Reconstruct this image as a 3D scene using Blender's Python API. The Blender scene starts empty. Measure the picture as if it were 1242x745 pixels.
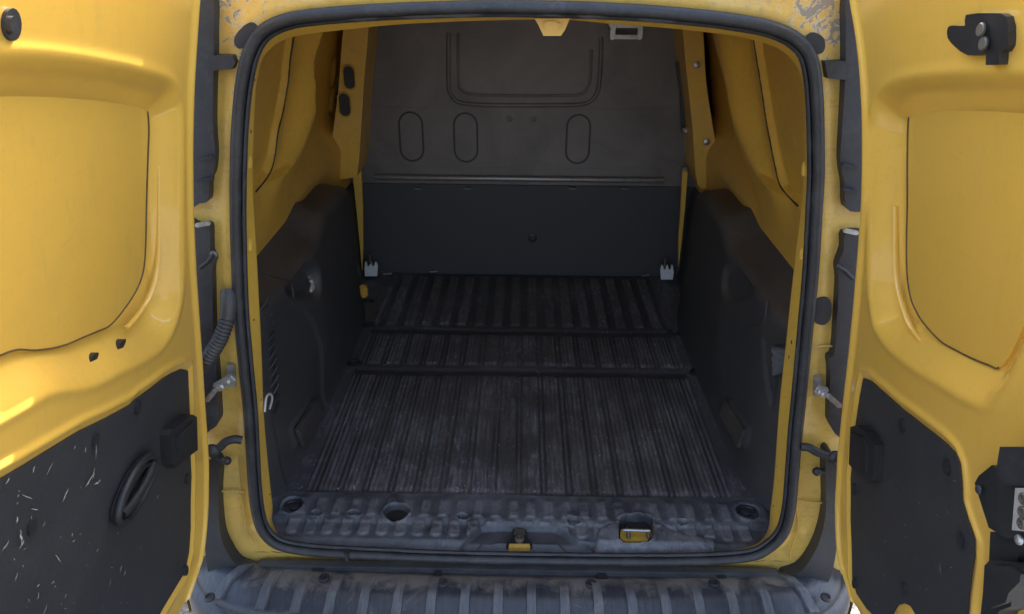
import bpy, bmesh, math, random
import numpy as np
from mathutils import Vector, Matrix, Euler
random.seed(4); rng = np.random.RandomState(4)
R = math.radians
S = bpy.context.scene
C = S.collection

# ------------------------------------------------------------------ camera
F, CX, CY = 900.0, 621.0, 372.5
PITCH, YAW, ROLL = R(26.0), R(0.76), R(0.45)
ORI = Vector((0.0, -1.27, 1.79))
ROT = Matrix.Rotation(YAW, 3, 'Z') @ Matrix.Rotation(math.pi/2 - PITCH, 3, 'X') @ Matrix.Rotation(ROLL, 3, 'Z')
cd = bpy.data.cameras.new('camera'); cam = bpy.data.objects.new('camera', cd); C.objects.link(cam)
cam.location = ORI; cam.rotation_euler = ROT.to_euler()
cd.sensor_width = 36; cd.lens = 36*F/1242; cd.clip_start = .05; cd.clip_end = 3000
S.camera = cam

# ------------------------------------------------------------------ sky and sun
SUN_EL, SUN_AZ = R(42), R(11)          # sun beyond the van, a little to the right
w = bpy.data.worlds.new('World'); S.world = w; w.use_nodes = True
nt = w.node_tree; bg = nt.nodes['Background']; sk = nt.nodes.new('ShaderNodeTexSky')
sk.sky_type = 'NISHITA'; sk.sun_disc = False; sk.sun_elevation = SUN_EL; sk.sun_rotation = SUN_AZ
sk.air_density = 1.0; sk.dust_density = 6.0; sk.ozone_density = .6
nt.links.new(sk.outputs[0], bg.inputs[0]); bg.inputs[1].default_value = .15
sl = bpy.data.lights.new('sun', 'SUN'); sl.energy = 5.0; sl.angle = R(.5); sl.color = (1, .95, .87)
so = bpy.data.objects.new('sun', sl); C.objects.link(so)
sd = Vector((math.sin(SUN_AZ)*math.cos(SUN_EL), math.cos(SUN_AZ)*math.cos(SUN_EL), math.sin(SUN_EL)))
so.rotation_euler = sd.to_track_quat('Z', 'Y').to_euler(); so.location = (2, 6, 8)
S.view_settings.view_transform = 'Standard'; S.view_settings.look = 'None'
S.view_settings.gamma = 1; S.view_settings.exposure = 2.38
S.cycles.max_bounces = 8; S.cycles.diffuse_bounces = 6

# ------------------------------------------------------------------ helpers: points
def ray(u, v):
    d = ROT @ Vector(((u-CX)/F, -(v-CY)/F, -1.0)); return d.normalized()
def PY(u, v, y):
    d = ray(u, v); return ORI + d*((y-ORI.y)/d.y)
def PZ(u, v, z):
    d = ray(u, v); return ORI + d*((z-ORI.z)/d.z)
def PX(u, v, x):
    d = ray(u, v); return ORI + d*((x-ORI.x)/d.x)
def hit(u, v, side, fx, d0=0.0):
    """where the line of sight meets the surface |x| = fx(z) - d0 on that side"""
    d = ray(u, v); lo, hi = .3, 4.5
    for _ in range(50):
        m = (lo+hi)/2; p = ORI + d*m
        if side*p.x - (fx(p.z)-d0) > 0: hi = m
        else: lo = m
    return (p.y, p.z)
def catmull(pts, n=8, closed=True):
    P = [Vector(p) for p in pts]; N = len(P); out = []
    rngk = range(N) if closed else range(N-1)
    for i in rngk:
        if closed: a, b, c, d = P[(i-1) % N], P[i], P[(i+1) % N], P[(i+2) % N]
        else: a, b, c, d = P[max(i-1, 0)], P[i], P[i+1], P[min(i+2, N-1)]
        for k in range(n):
            t = k/n
            out.append(.5*((2*b)+(c-a)*t+(2*a-5*b+4*c-d)*t*t+(3*b-a-3*c+d)*t**3))
    if not closed: out.append(P[-1])
    return out
def resample(P, n, closed=True):
    P = np.array([tuple(p) for p in P])
    if closed: P = np.vstack([P, P[:1]])
    L = np.r_[0, np.cumsum(np.linalg.norm(np.diff(P, axis=0), axis=1))]
    t = np.linspace(0, L[-1], n+1)[:-1] if closed else np.linspace(0, L[-1], n)
    return np.stack([np.interp(t, L, P[:, k]) for k in range(P.shape[1])], 1)
def sdf(poly, A, B):
    """signed distance (inside negative) of points (A,B) to a polygon"""
    poly = np.array([tuple(p)[:2] for p in poly]); sh = A.shape
    p = np.stack([A.ravel(), B.ravel()], 1); d = np.full(len(p), 1e9); ins = np.zeros(len(p), bool)
    n = len(poly)
    for i in range(n):
        a = poly[i]; b = poly[(i+1) % n]; e = b-a; L = e@e
        if L < 1e-14: continue
        q = p-a; t = np.clip((q@e)/L, 0, 1)
        r = q - t[:, None]*e; d = np.minimum(d, (r**2).sum(1))
        c = ((a[1] <= p[:, 1]) != (b[1] <= p[:, 1]))
        with np.errstate(divide='ignore', invalid='ignore'):
            xx = a[0]+(p[:, 1]-a[1])*e[0]/(e[1] if e[1] != 0 else 1e-12)
        ins ^= c & (p[:, 0] < xx)
    d = np.sqrt(d); d[ins] *= -1
    return d.reshape(sh)
def sm(a, b, x):
    t = np.clip((x-a)/(b-a), 0, 1); return t*t*(3-2*t)
def ellipse(c, ra, rb, rot=0, n=28):
    return [(c[0]+ra*math.cos(t)*math.cos(rot)-rb*math.sin(t)*math.sin(rot),
             c[1]+ra*math.cos(t)*math.sin(rot)+rb*math.sin(t)*math.cos(rot)) for t in [2*math.pi*k/n for k in range(n)]]
def capsule(c, w, h, n=10):
    """upright rounded bar outline, w wide, h tall"""
    r = w/2; o = []
    for k in range(n+1): t = math.pi*k/n; o.append((c[0]+r*math.cos(t), c[1]+h/2-r+r*math.sin(t)))
    for k in range(n+1): t = math.pi+math.pi*k/n; o.append((c[0]+r*math.cos(t), c[1]-h/2+r+r*math.sin(t)))
    return o
def rrect(x0, z0, x1, z1, r, n=6):
    o = []
    for cx, cz, a in ((x1-r, z1-r, 0), (x0+r, z1-r, 90), (x0+r, z0+r, 180), (x1-r, z0+r, 270)):
        for k in range(n+1): t = R(a+90*k/n); o.append((cx+r*math.cos(t), cz+r*math.sin(t)))
    return o

# ------------------------------------------------------------------ helpers: meshes
def mk(name, verts, faces, mat, parent=None, smooth=True, ang=40, label=None, kind=None):
    me = bpy.data.meshes.new(name); me.from_pydata([tuple(map(float, v)) for v in verts], [], [tuple(int(i) for i in f) for f in faces])
    return fin(name, me, mat, parent, smooth, ang, label, kind)
def fin(name, me, mat, parent=None, smooth=True, ang=40, label=None, kind=None):
    bm = bmesh.new(); bm.from_mesh(me); bmesh.ops.recalc_face_normals(bm, faces=bm.faces)
    bm.to_mesh(me); bm.free()
    me.materials.append(mat)
    if smooth:
        me.polygons.foreach_set('use_smooth', [True]*len(me.polygons))
        me.set_sharp_from_angle(angle=R(ang))
    o = bpy.data.objects.new(name, me); C.objects.link(o)
    if parent is not None: o.parent = parent
    if label: o['label'] = label
    if kind: o['kind'] = kind
    return o
def grid_faces(na, nb, closed_a=False):
    f = []
    for i in range(na if closed_a else na-1):
        for j in range(nb-1):
            a = i*nb+j; b = ((i+1) % na)*nb+j
            f.append((a, b, b+1, a+1))
    return f
def grid(name, X, Y, Z, mat, parent, closed_a=False, **k):
    V = np.stack([X.ravel(), Y.ravel(), Z.ravel()], 1)
    return mk(name, V, grid_faces(X.shape[0], X.shape[1], closed_a), mat, parent, **k)
def tube(name, path, r, mat, parent, closed=False, n=8, radii=None, flat=1.0, **k):
    P = [Vector(p) for p in path]; N = len(P); V = []; Fc = []
    up = None
    for i in range(N):
        if closed: T = (P[(i+1) % N]-P[i-1])
        else: T = P[min(i+1, N-1)]-P[max(i-1, 0)]
        T.normalize()
        if up is None:
            up = Vector((0, 1, 0)) if abs(T.y) < .9 else Vector((1, 0, 0))
        A = (up - T*up.dot(T)).normalized(); B = T.cross(A); up = A
        rr = radii[i] if radii is not None else r
        for j in range(n):
            t = 2*math.pi*j/n; V.append(P[i]+A*rr*flat*math.cos(t)+B*rr*math.sin(t))
    for i in range(N if closed else N-1):
        for j in range(n):
            a = i*n+j; b = i*n+(j+1) % n; c = ((i+1) % N)*n+(j+1) % n; d = ((i+1) % N)*n+j
            Fc.append((a, b, c, d))
    if not closed:
        Fc.append(tuple(range(n))); Fc.append(tuple(range((N-1)*n, N*n)))
    return mk(name, V, Fc, mat, parent, ang=60, **k)
def panel(name, outline, M, d1, d0, mat, parent, r=.002, step=None, **k):
    """a plate with rounded rim lying on a surface: outline in that surface's two coordinates,
    M(a, b, d) gives the point at height d above it; d1 = face, d0 = underside"""
    bm = bmesh.new(); vs = []
    for p in outline:
        if not vs or (Vector((p[0], p[1], 0))-vs[-1].co).length > 1e-5: vs.append(bm.verts.new((p[0], p[1], 0)))
    if (vs[0].co-vs[-1].co).length < 1e-5: bm.verts.remove(vs.pop())
    f = bm.faces.new(vs); bm.normal_update()
    if r > 0:
        bmesh.ops.inset_region(bm, faces=[f], thickness=r, use_even_offset=True)
    dep = bm.verts.layers.float.new('dep')
    outer = set(v for v in bm.verts if v.is_boundary)
    for v in bm.verts: v[dep] = d1 - (r if (v in outer and r > 0) else 0)
    ext = bmesh.ops.extrude_edge_only(bm, edges=[e for e in bm.edges if e.is_boundary])
    for g in ext['geom']:
        if isinstance(g, bmesh.types.BMVert): g[dep] = d0
    if step:
        co = [v.co.y for v in bm.verts]; z = math.floor(min(co)/step)*step
        while z < max(co):
            bmesh.ops.bisect_plane(bm, geom=bm.verts[:]+bm.edges[:]+bm.faces[:], plane_co=(0, z+.00013, 0), plane_no=(0, 1, 0))
            z += step
    bmesh.ops.triangulate(bm, faces=[g for g in bm.faces if len(g.verts) > 4])
    for v in bm.verts: v.co = M(v.co.x, v.co.y, v[dep])
    me = bpy.data.meshes.new(name); bm.to_mesh(me); bm.free()
    return fin(name, me, mat, parent, **k)
def box(name, c, s, mat, parent, bev=.003, rot=None, **k):
    bm = bmesh.new(); bmesh.ops.create_cube(bm, size=1)
    for v in bm.verts: v.co = Vector((v.co.x*s[0], v.co.y*s[1], v.co.z*s[2]))
    if bev: bmesh.ops.bevel(bm, geom=bm.edges[:], offset=bev, segments=2, affect='EDGES', clamp_overlap=True)
    m = Matrix.Translation(c) @ (Euler(rot).to_matrix().to_4x4() if rot else Matrix())
    bmesh.ops.transform(bm, matrix=m, verts=bm.verts)
    me = bpy.data.meshes.new(name); bm.to_mesh(me); bm.free()
    return fin(name, me, mat, parent, **k)
def lathe(name, prof, mat, parent, M, n=20, **k):
    """prof = (radius, height) pairs, turned and placed by matrix M"""
    V = []; Fc = []
    for r_, h in prof:
        for j in range(n):
            t = 2*math.pi*j/n; V.append(M @ Vector((r_*math.cos(t), r_*math.sin(t), h)))
    for i in range(len(prof)-1):
        for j in range(n):
            Fc.append((i*n+j, i*n+(j+1) % n, (i+1)*n+(j+1) % n, (i+1)*n+j))
    Fc.append(tuple(range(n))); Fc.append(tuple(range((len(prof)-1)*n, len(prof)*n)))
    return mk(name, V, Fc, mat, parent, **k)

# ------------------------------------------------------------------ materials
def newmat(name):
    m = bpy.data.materials.new(name); m.use_nodes = True
    t = m.node_tree; return m, t, t.nodes['Principled BSDF']
def N(t, typ, **kw):
    n = t.nodes.new(typ)
    for k_, v in kw.items():
        if k_ in n.inputs: n.inputs[k_].default_value = v
        else: setattr(n, k_, v)
    return n
def L(t, a, b): t.links.new(a, b)
def obj_co(t, scale=(1, 1, 1)):
    g = N(t, 'ShaderNodeNewGeometry'); mp = N(t, 'ShaderNodeMapping'); L(t, g.outputs['Position'], mp.inputs[0])
    mp.inputs['Scale'].default_value = scale; return mp.outputs[0]
def noise(t, co, scale, detail=4, rough=.6, dist=0):
    n = N(t, 'ShaderNodeTexNoise'); n.inputs['Scale'].default_value = scale; n.inputs['Detail'].default_value = detail
    n.inputs['Roughness'].default_value = rough; n.inputs['Distortion'].default_value = dist
    L(t, co, n.inputs['Vector']); return n.outputs['Fac']
def ramp(t, fac, stops):
    r_ = N(t, 'ShaderNodeValToRGB'); L(t, fac, r_.inputs[0]); e = r_.color_ramp.elements
    while len(e) < len(stops): e.new(.5)
    for i, (p, c) in enumerate(stops):
        e[i].position = p; e[i].color = (c, c, c, 1) if not hasattr(c, '__len__') else (*c, 1)
    return r_.outputs[0]
def mix(t, fac, a, b):
    m = N(t, 'ShaderNodeMix', data_type='RGBA')
    for s_, v in ((0, fac), (6, a), (7, b)):
        if hasattr(v, 'links'): L(t, v, m.inputs[s_])
        elif hasattr(v, '__len__'): m.inputs[s_].default_value = (*v, 1)
        else: m.inputs[s_].default_value = v
    return m.outputs[2]
def math_(t, op, a, b=None):
    m = N(t, 'ShaderNodeMath', operation=op)
    for i, v in enumerate((a, b)):
        if v is None: continue
        if hasattr(v, 'links'): L(t, v, m.inputs[i])
        else: m.inputs[i].default_value = v
    return m.outputs[0]
def bump(t, b, h, strength, dist=.001):
    n = N(t, 'ShaderNodeBump'); n.inputs['Strength'].default_value = strength; n.inputs['Distance'].default_value = dist
    L(t, h, n.inputs['Height']); L(t, n.outputs[0], b.inputs['Normal'])
def sepz(t):
    g = N(t, 'ShaderNodeNewGeometry'); s = N(t, 'ShaderNodeSeparateXYZ'); L(t, g.outputs['Position'], s.inputs[0]); return s.outputs

def paint(name, base, dirt=.25, rough=.32, coat=.6, chips=False, scuff=0):
    m, t, b = newmat(name); co = obj_co(t)
    n1 = noise(t, co, 5, 5, .65, .4); n2 = noise(t, co, 60, 4, .7)
    d = math_(t, 'MULTIPLY', ramp(t, n1, [(.42, 0), (.75, 1)]), dirt)
    c = mix(t, d, base, (.36, .25, .09))
    c = mix(t, math_(t, 'MULTIPLY', ramp(t, n2, [(.52, 0), (.75, 1)]), dirt*.7), c, (.30, .21, .08))
    if scuff:
        st = noise(t, obj_co(t, (8, 8, 90)), 2.5, 6, .75, .6)
        c = mix(t, math_(t, 'MULTIPLY', ramp(t, st, [(.55, 0), (.72, 1)]), scuff), c, (.30, .24, .13))
    sp = noise(t, co, 210, 4, .8); c = mix(t, math_(t, 'MULTIPLY', ramp(t, sp, [(.60, 0), (.72, 1)]), .22+dirt*.3), c, (.34, .25, .10))
    run = noise(t, obj_co(t, (30, 30, 2.5)), 1.5, 6, .7, .4); c = mix(t, math_(t, 'MULTIPLY', ramp(t, run, [(.54, 0), (.72, 1)]), .10+dirt*.3), c, (.42, .29, .09))
    if chips:      # peeled lacquer in the two upper corners of the frame
        s = sepz(t); ax = math_(t, 'ABSOLUTE', s[0])
        zone = math_(t, 'MULTIPLY', ramp(t, s[2], [(.0, 0), (1, 1)]), 1)
        mz = N(t, 'ShaderNodeMapRange'); L(t, s[2], mz.inputs[0]); mz.inputs[1].default_value = 1.53; mz.inputs[2].default_value = 1.67
        mx = N(t, 'ShaderNodeMapRange'); L(t, ax, mx.inputs[0]); mx.inputs[1].default_value = .36; mx.inputs[2].default_value = .45
        z = math_(t, 'MULTIPLY', mz.outputs[0], mx.outputs[0])
        pn = noise(t, co, 34, 9, .72, 1.6)
        v = math_(t, 'ADD', math_(t, 'MULTIPLY', z, .19), pn)
        c = mix(t, ramp(t, v, [(.665, 0), (.69, 1)]), c, (.62, .50, .26))
        c = mix(t, ramp(t, v, [(.70, 0), (.72, 1)]), c, (.25, .23, .19))
    L(t, c, b.inputs['Base Color'])
    L(t, math_(t, 'ADD', math_(t, 'MULTIPLY', n1, .25), rough-.1), b.inputs['Roughness'])
    b.inputs['Coat Weight'].default_value = coat; b.inputs['Coat Roughness'].default_value = .07
    bump(t, b, noise(t, co, 9, 2, .5), .12, .004)
    return m
YEL = (.86, .515, .08)
M_door = paint('door_paint', YEL, .10, .30, 1.0, scuff=.10)
M_body = paint('body_paint', (.72, .45, .09), .7, .42, .35, chips=True, scuff=.55)
M_inner = paint('inner_paint', (.76, .46, .07), .3, .45, .25, scuff=.2)
M_flange = paint('flange_paint', (.78, .49, .07), .25, .4, .4, scuff=.25)

def plastic(name, col, rough=.5, grain=400, gs=.35, dust=.2, dcol=(.16, .15, .14), dsc=6, specks=0, stretch=(1, 1, 1), spec=.5, top=0):
    m, t, b = newmat(name); co = obj_co(t)
    n1 = noise(t, obj_co(t, stretch), dsc, 7, .68, .5)
    d = math_(t, 'MULTIPLY', ramp(t, n1, [(.45, 0), (.8, 1)]), dust)
    c = mix(t, d, col, dcol)
    if top:        # dust settled on the faces that look up
        g_ = N(t, 'ShaderNodeNewGeometry'); s_ = N(t, 'ShaderNodeSeparateXYZ'); L(t, g_.outputs['Normal'], s_.inputs[0])
        c = mix(t, math_(t, 'MULTIPLY', math_(t, 'MULTIPLY', ramp(t, s_.outputs[2], [(.25, 0), (.85, 1)]), ramp(t, n1, [(.3, .4), (.6, 1)])), top), c, (.16, .13, .10))
        sc = noise(t, obj_co(t, (4, 4, 30)), 5, 8, .8, 1.0)
        c = mix(t, math_(t, 'MULTIPLY', ramp(t, sc, [(.58, 0), (.66, 1)]), .35), c, (.19, .18, .17))
    if specks:
        v = N(t, 'ShaderNodeTexVoronoi'); v.inputs['Scale'].default_value = specks; L(t, co, v.inputs['Vector'])
        n3 = noise(t, co, specks*.35, 3, .6)
        k_ = math_(t, 'MULTIPLY', ramp(t, v.outputs['Distance'], [(.05, 1), (.11, 0)]), ramp(t, n3, [(.56, 0), (.62, 1)]))
        c = mix(t, k_, c, (.42, .42, .40))
    gr = noise(t, co, 260, 3, .8); gr2 = noise(t, co, 45, 6, .8)
    c = mix(t, ramp(t, gr, [(.38, .55), (.62, 0)]), c, tuple(k_*.55 for k_ in col))
    c = mix(t, math_(t, 'MULTIPLY', ramp(t, gr2, [(.55, 0), (.75, 1)]), dust*.5), c, dcol)
    L(t, c, b.inputs['Base Color'])
    L(t, math_(t, 'ADD', math_(t, 'MULTIPLY', n1, .3), rough-.15), b.inputs['Roughness'])
    b.inputs['Specular IOR Level'].default_value = spec
    bump(t, b, noise(t, co, grain, 2, .6), gs, .0006)
    return m
M_trimdoor = plastic('door_trim_plastic', (.042, .043, .046), .5, 500, .4, .3, (.105, .10, .095), 5)
M_trim = plastic('cargo_trim_plastic', (.058, .059, .062), .52, 450, .6, .5, (.12, .11, .10), 5, top=.75)
M_black = plastic('black_plastic', (.026, .026, .027), .45, 500, .2, .3, (.08, .075, .07), 9)
M_dark = plastic('pillar_trim_plastic', (.028, .030, .036), .5, 300, .2, .45, (.12, .115, .11), 8)
M_rubber = plastic('seal_rubber', (.028, .029, .032), .48, 250, .3, .5, (.12, .12, .125), 14)
M_strap = plastic('sill_strip_plastic', (.06, .062, .07), .5, 300, .3, .7, (.15, .145, .14), 12, stretch=(1, 4, 4))
M_tail = plastic('bulkhead_board', (.056, .054, .056), .6, 300, .3, .4, (.08, .07, .065), 3)

def metal(name, col, rough=.4, met=1.0, rust=.3):
    m, t, b = newmat(name); co = obj_co(t); n1 = noise(t, co, 70, 5, .7, .4)
    c = mix(t, math_(t, 'MULTIPLY', ramp(t, n1, [(.45, 0), (.7, 1)]), rust), col, (.14, .10, .07))
    L(t, c, b.inputs['Base Color']); b.inputs['Metallic'].default_value = met; b.inputs['Roughness'].default_value = rough
    bump(t, b, n1, .3, .0006); return m
M_zinc = metal('zinc_metal', (.50, .50, .50), .42, .8, .5)
M_bolt = metal('bolt_metal', (.60, .60, .58), .4, .35, .2)
M_white = metal('white_bracket', (.72, .72, .72), .5, 0, .2)
M_grimy = metal('grimy_metal', (.16, .15, .13), .5, .6, .6)

M_seam = plastic('seam_shade', (.085, .055, .022), .6, 200, .3, .5, (.3, .2, .05), 20)  # dark colour of the seam beads stands in for the shadow gap
# bulkhead sheet steel, smudged
def bulk():
    m, t, b = newmat('bulkhead_steel'); co = obj_co(t)
    n1 = noise(t, co, 3.2, 6, .65, .6); n2 = noise(t, obj_co(t, (3, 3, 14)), 4, 6, .7, .3)
    c = mix(t, ramp(t, n1, [(.35, 0), (.7, 1)]), (.115, .106, .10), (.19, .17, .16))
    c = mix(t, math_(t, 'MULTIPLY', ramp(t, n2, [(.55, 0), (.78, 1)]), .5), c, (.19, .17, .155))
    L(t, c, b.inputs['Base Color']); b.inputs['Roughness'].default_value = .5
    b.inputs['Metallic'].default_value = .25
    bump(t, b, n1, .2, .004); return m
M_bulk = bulk()

# ribbed floor mat: worn rubber, rib tops scuffed grey, chalky streaks and specks
def matmat(name, base, amt):
    m, t, b = newmat(name); co = obj_co(t)
    at = N(t, 'ShaderNodeAttribute', attribute_name='rib')
    streak = noise(t, obj_co(t, (34, 5, 34)), 2.4, 10, .85, .3)
    blot = noise(t, co, 6.5, 6, .7, .8)
    fine = noise(t, obj_co(t, (160, 12, 160)), 1.6, 5, .8)
    k1 = math_(t, 'MULTIPLY', ramp(t, streak, [(.45, 0), (.60, 1)]), ramp(t, blot, [(.42, .15), (.60, 1)]))
    k1 = math_(t, 'MULTIPLY', k1, math_(t, 'ADD', math_(t, 'MULTIPLY', at.outputs['Fac'], .9), .10))
    k1c = N(t, 'ShaderNodeClamp'); L(t, math_(t, 'MULTIPLY', k1, amt), k1c.inputs[0])
    c = mix(t, k1c.outputs[0], base, (.27, .265, .275))
    c = mix(t, math_(t, 'MULTIPLY', ramp(t, fine, [(.55, 0), (.64, 1)]), math_(t, 'MULTIPLY', ramp(t, blot, [(.48, 0), (.58, 1)]), .6*amt)), c, (.38, .40, .44))
    ck = noise(t, obj_co(t, (1.6, 1, 1)), 48, 8, .85, .6); cz = noise(t, co, 3.4, 4, .65, .7)
    c = mix(t, math_(t, 'MULTIPLY', ramp(t, ck, [(.545, 0), (.60, 1)]), ramp(t, cz, [(.47, .05), (.60, .8)])), c, (.34, .35, .37))
    v = N(t, 'ShaderNodeTexVoronoi'); v.inputs['Scale'].default_value = 62; L(t, co, v.inputs['Vector'])
    n3 = noise(t, co, 17, 4, .6)
    sp = math_(t, 'MULTIPLY', ramp(t, v.outputs['Distance'], [(.06, 1), (.13, 0)]), ramp(t, n3, [(.55, 0), (.59, 1)]))
    c = mix(t, math_(t, 'MULTIPLY', sp, .9), c, (.52, .53, .55))
    br = noise(t, co, 2.6, 4, .6, .5)
    c = mix(t, math_(t, 'MULTIPLY', ramp(t, br, [(.46, 0), (.64, 1)]), .22), c, (.12, .10, .085))
    c = mix(t, math_(t, 'MULTIPLY', ramp(t, at.outputs['Fac'], [(.0, 1), (.45, 0)]), .45), c, (.022, .021, .022))  # grooves between the ribs darkened in the colour, as cavity shade
    L(t, c, b.inputs['Base Color'])
    L(t, math_(t, 'ADD', math_(t, 'MULTIPLY', blot, .4), .30), b.inputs['Roughness'])
    bump(t, b, math_(t, 'ADD', fine, noise(t, co, 180, 3, .7)), .45, .0012)
    return m
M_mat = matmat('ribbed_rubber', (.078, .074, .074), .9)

def sillmat():
    m, t, b = newmat('sill_plastic'); co = obj_co(t)
    blot = noise(t, co, 9, 7, .72, 1.2); fine = noise(t, obj_co(t, (60, 14, 60)), 2, 6, .75, .8)
    c = mix(t, ramp(t, blot, [(.36, 0), (.66, 1)]), (.05, .053, .06), (.15, .155, .168))
    k = math_(t, 'MULTIPLY', ramp(t, fine, [(.56, 0), (.70, 1)]), ramp(t, noise(t, co, 4.3, 4, .6, .6), [(.5, 0), (.62, 1)]))
    c = mix(t, math_(t, 'MULTIPLY', k, .75), c, (.42, .46, .54))
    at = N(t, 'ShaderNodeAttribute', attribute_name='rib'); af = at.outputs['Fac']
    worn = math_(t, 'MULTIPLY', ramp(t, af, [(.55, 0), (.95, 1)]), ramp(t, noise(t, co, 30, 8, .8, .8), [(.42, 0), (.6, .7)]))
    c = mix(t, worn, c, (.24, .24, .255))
    c = mix(t, math_(t, 'MULTIPLY', ramp(t, af, [(.0, 1), (.35, 0)]), .35), c, (.028, .028, .030))  # low gaps between tongues: cavity shade put into the colour
    L(t, c, b.inputs['Base Color']); L(t, math_(t, 'ADD', math_(t, 'MULTIPLY', blot, .35), .28), b.inputs['Roughness'])
    bump(t, b, math_(t, 'ADD', blot, noise(t, co, 220, 3, .7)), .3, .0015); return m
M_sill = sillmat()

def bumpermat(name='bumper_plastic', c0=(.028, .031, .038), c1=(.052, .057, .068)):
    m, t, b = newmat(name); co = obj_co(t); s = sepz(t)
    blot = noise(t, co, 12, 7, .7, .8); st = noise(t, obj_co(t, (40, 6, 6)), 3, 6, .75)
    mr = N(t, 'ShaderNodeMapRange'); L(t, s[1], mr.inputs[0]); mr.inputs[1].default_value = -.095; mr.inputs[2].default_value = -.045
    me_ = N(t, 'ShaderNodeMapRange'); L(t, math_(t, 'ABSOLUTE', s[0]), me_.inputs[0]); me_.inputs[1].default_value = .64; me_.inputs[2].default_value = .54
    dirt = math_(t, 'MULTIPLY', ramp(t, math_(t, 'ADD', math_(t, 'MULTIPLY', math_(t, 'MULTIPLY', mr.outputs[0], me_.outputs[0]), .20), blot), [(.56, 0), (.72, 1)]), .8)
    c = mix(t, ramp(t, st, [(.4, 0), (.7, 1)]), c0, c1)
    c = mix(t, dirt, c, (.20, .175, .15))
    L(t, c, b.inputs['Base Color']); L(t, math_(t, 'ADD', math_(t, 'MULTIPLY', dirt, .35), .36), b.inputs['Roughness'])
    bump(t, b, math_(t, 'ADD', noise(t, co, 300, 3, .7), blot), .35, .0012); return m
M_bumper = bumpermat(); M_rib_lit = bumpermat('rib_plastic_lit', (.070, .074, .082), (.125, .130, .140))  # ribs: same plastic, paler for dusty wear and highlights put into the colour
M_bend = plastic('bumper_end_plastic', (.026, .028, .032), .5, 300, .3, .5, (.10, .10, .10), 8)

def asphalt():
    m, t, b = newmat('asphalt'); co = obj_co(t)
    v = N(t, 'ShaderNodeTexVoronoi'); v.inputs['Scale'].default_value = 95; L(t, co, v.inputs['Vector'])
    n1 = noise(t, co, 1.4, 6, .65); n2 = noise(t, co, 140, 4, .7)
    bw = N(t, 'ShaderNodeRGBToBW'); L(t, v.outputs['Color'], bw.inputs[0])
    c = mix(t, ramp(t, bw.outputs[0], [(.15, 0), (.9, 1)]), (.045, .045, .048), (.13, .13, .13))
    c = mix(t, ramp(t, n1, [(.35, 0), (.7, .45)]), c, (.075, .073, .07))
    c = mix(t, math_(t, 'MULTIPLY', n2, .4), c, (.07, .07, .07))
    L(t, c, b.inputs['Base Color']); b.inputs['Roughness'].default_value = .85
    bump(t, b, v.outputs['Distance'], .8, .006); return m
M_asph = asphalt()
M_glass, _t, _b = newmat('dark_glass'); _b.inputs['Base Color'].default_value = (.02, .025, .03, 1); _b.inputs['Roughness'].default_value = .08
M_red, _t, _b = newmat('tail_lens'); _b.inputs['Base Color'].default_value = (.35, .01, .01, 1); _b.inputs['Roughness'].default_value = .15

# ------------------------------------------------------------------ ground
n_ = 40; gx = np.sign(np.linspace(-1, 1, n_))*np.abs(np.linspace(-1, 1, n_))**3*900
X, Y = np.meshgrid(gx, gx, indexing='ij')
g = grid('ground', X, Y+2, 0*X, M_asph, None); g['kind'] = 'structure'

# ------------------------------------------------------------------ the van
van = bpy.data.objects.new('panel_van', None); C.objects.link(van)
van['label'] = 'yellow panel van seen from behind, both rear doors open on its empty black-lined load bay'
van['category'] = 'van'

def XD(z): return float(np.interp(z, XDz, XDx))
XDz = np.linspace(.3, 1.9, 60)
XDx = np.interp(XDz, [.3, .72, .9, 1.07, 1.22, 1.37, 1.55, 1.70, 1.9], [.672, .68, .663, .632, .607, .578, .545, .515, .47])
XDx = np.convolve(np.r_[[XDx[0]]*4, XDx, [XDx[-1]]*4], np.ones(9)/9, 'valid')
def XW(z): return float(np.interp(z, XWz, XWx))     # inner side wall of the load bay
XWz = np.array([.4, .9, 1.02, 1.2, 1.45, 1.7, 1.8]); XWx = np.array([.70, .685, .672, .648, .60, .53, .50])

# ---- rear frame round the opening, rubber seal
seal_px = [(610, 8), (520, 10), (448, 13), (385, 18), (347, 24), (318, 38), (302, 62), (293, 100), (288, 150), (286, 200), (285.5, 250),
           (287, 320), (290, 384), (296, 450), (301, 500), (304, 548), (307, 596), (312, 629), (321, 649), (340, 663), (380, 670), (450, 674),
           (540, 678), (610, 679.5), (700, 681), (800, 681.5), (870, 680), (914, 675), (935, 664), (951, 647), (959, 620), (963, 579), (967, 528),
           (971, 490), (978, 418), (986, 334), (991, 250), (993, 201), (991, 117), (984, 70), (967, 48), (938, 34), (900, 26), (835, 18), (734, 11)]
seal = catmull([PY(u, v, -.012) for u, v in seal_px], 8)
seal = resample(seal, 300)
tube('door_seal', seal, .0100, M_rubber, van, closed=True, n=12)
# inner lip of the seal
cc = np.array([0, 0, 1.1])
def scaled(loop, off, y):
    P = loop.copy(); T = np.roll(P, -1, 0)-np.roll(P, 1, 0); Nn = np.stack([T[:, 2], 0*T[:, 0], -T[:, 0]], 1)
    Nn /= np.linalg.norm(Nn, axis=1)[:, None]
    c = P.mean(0); s_ = np.sign(((P-c)*Nn).sum(1).mean()); P = P + Nn*s_*off; P[:, 1] = y; return P
tube('door_seal_lip', scaled(seal, -.012, -.004), .005, M_rubber, van, closed=True, n=6)

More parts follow.
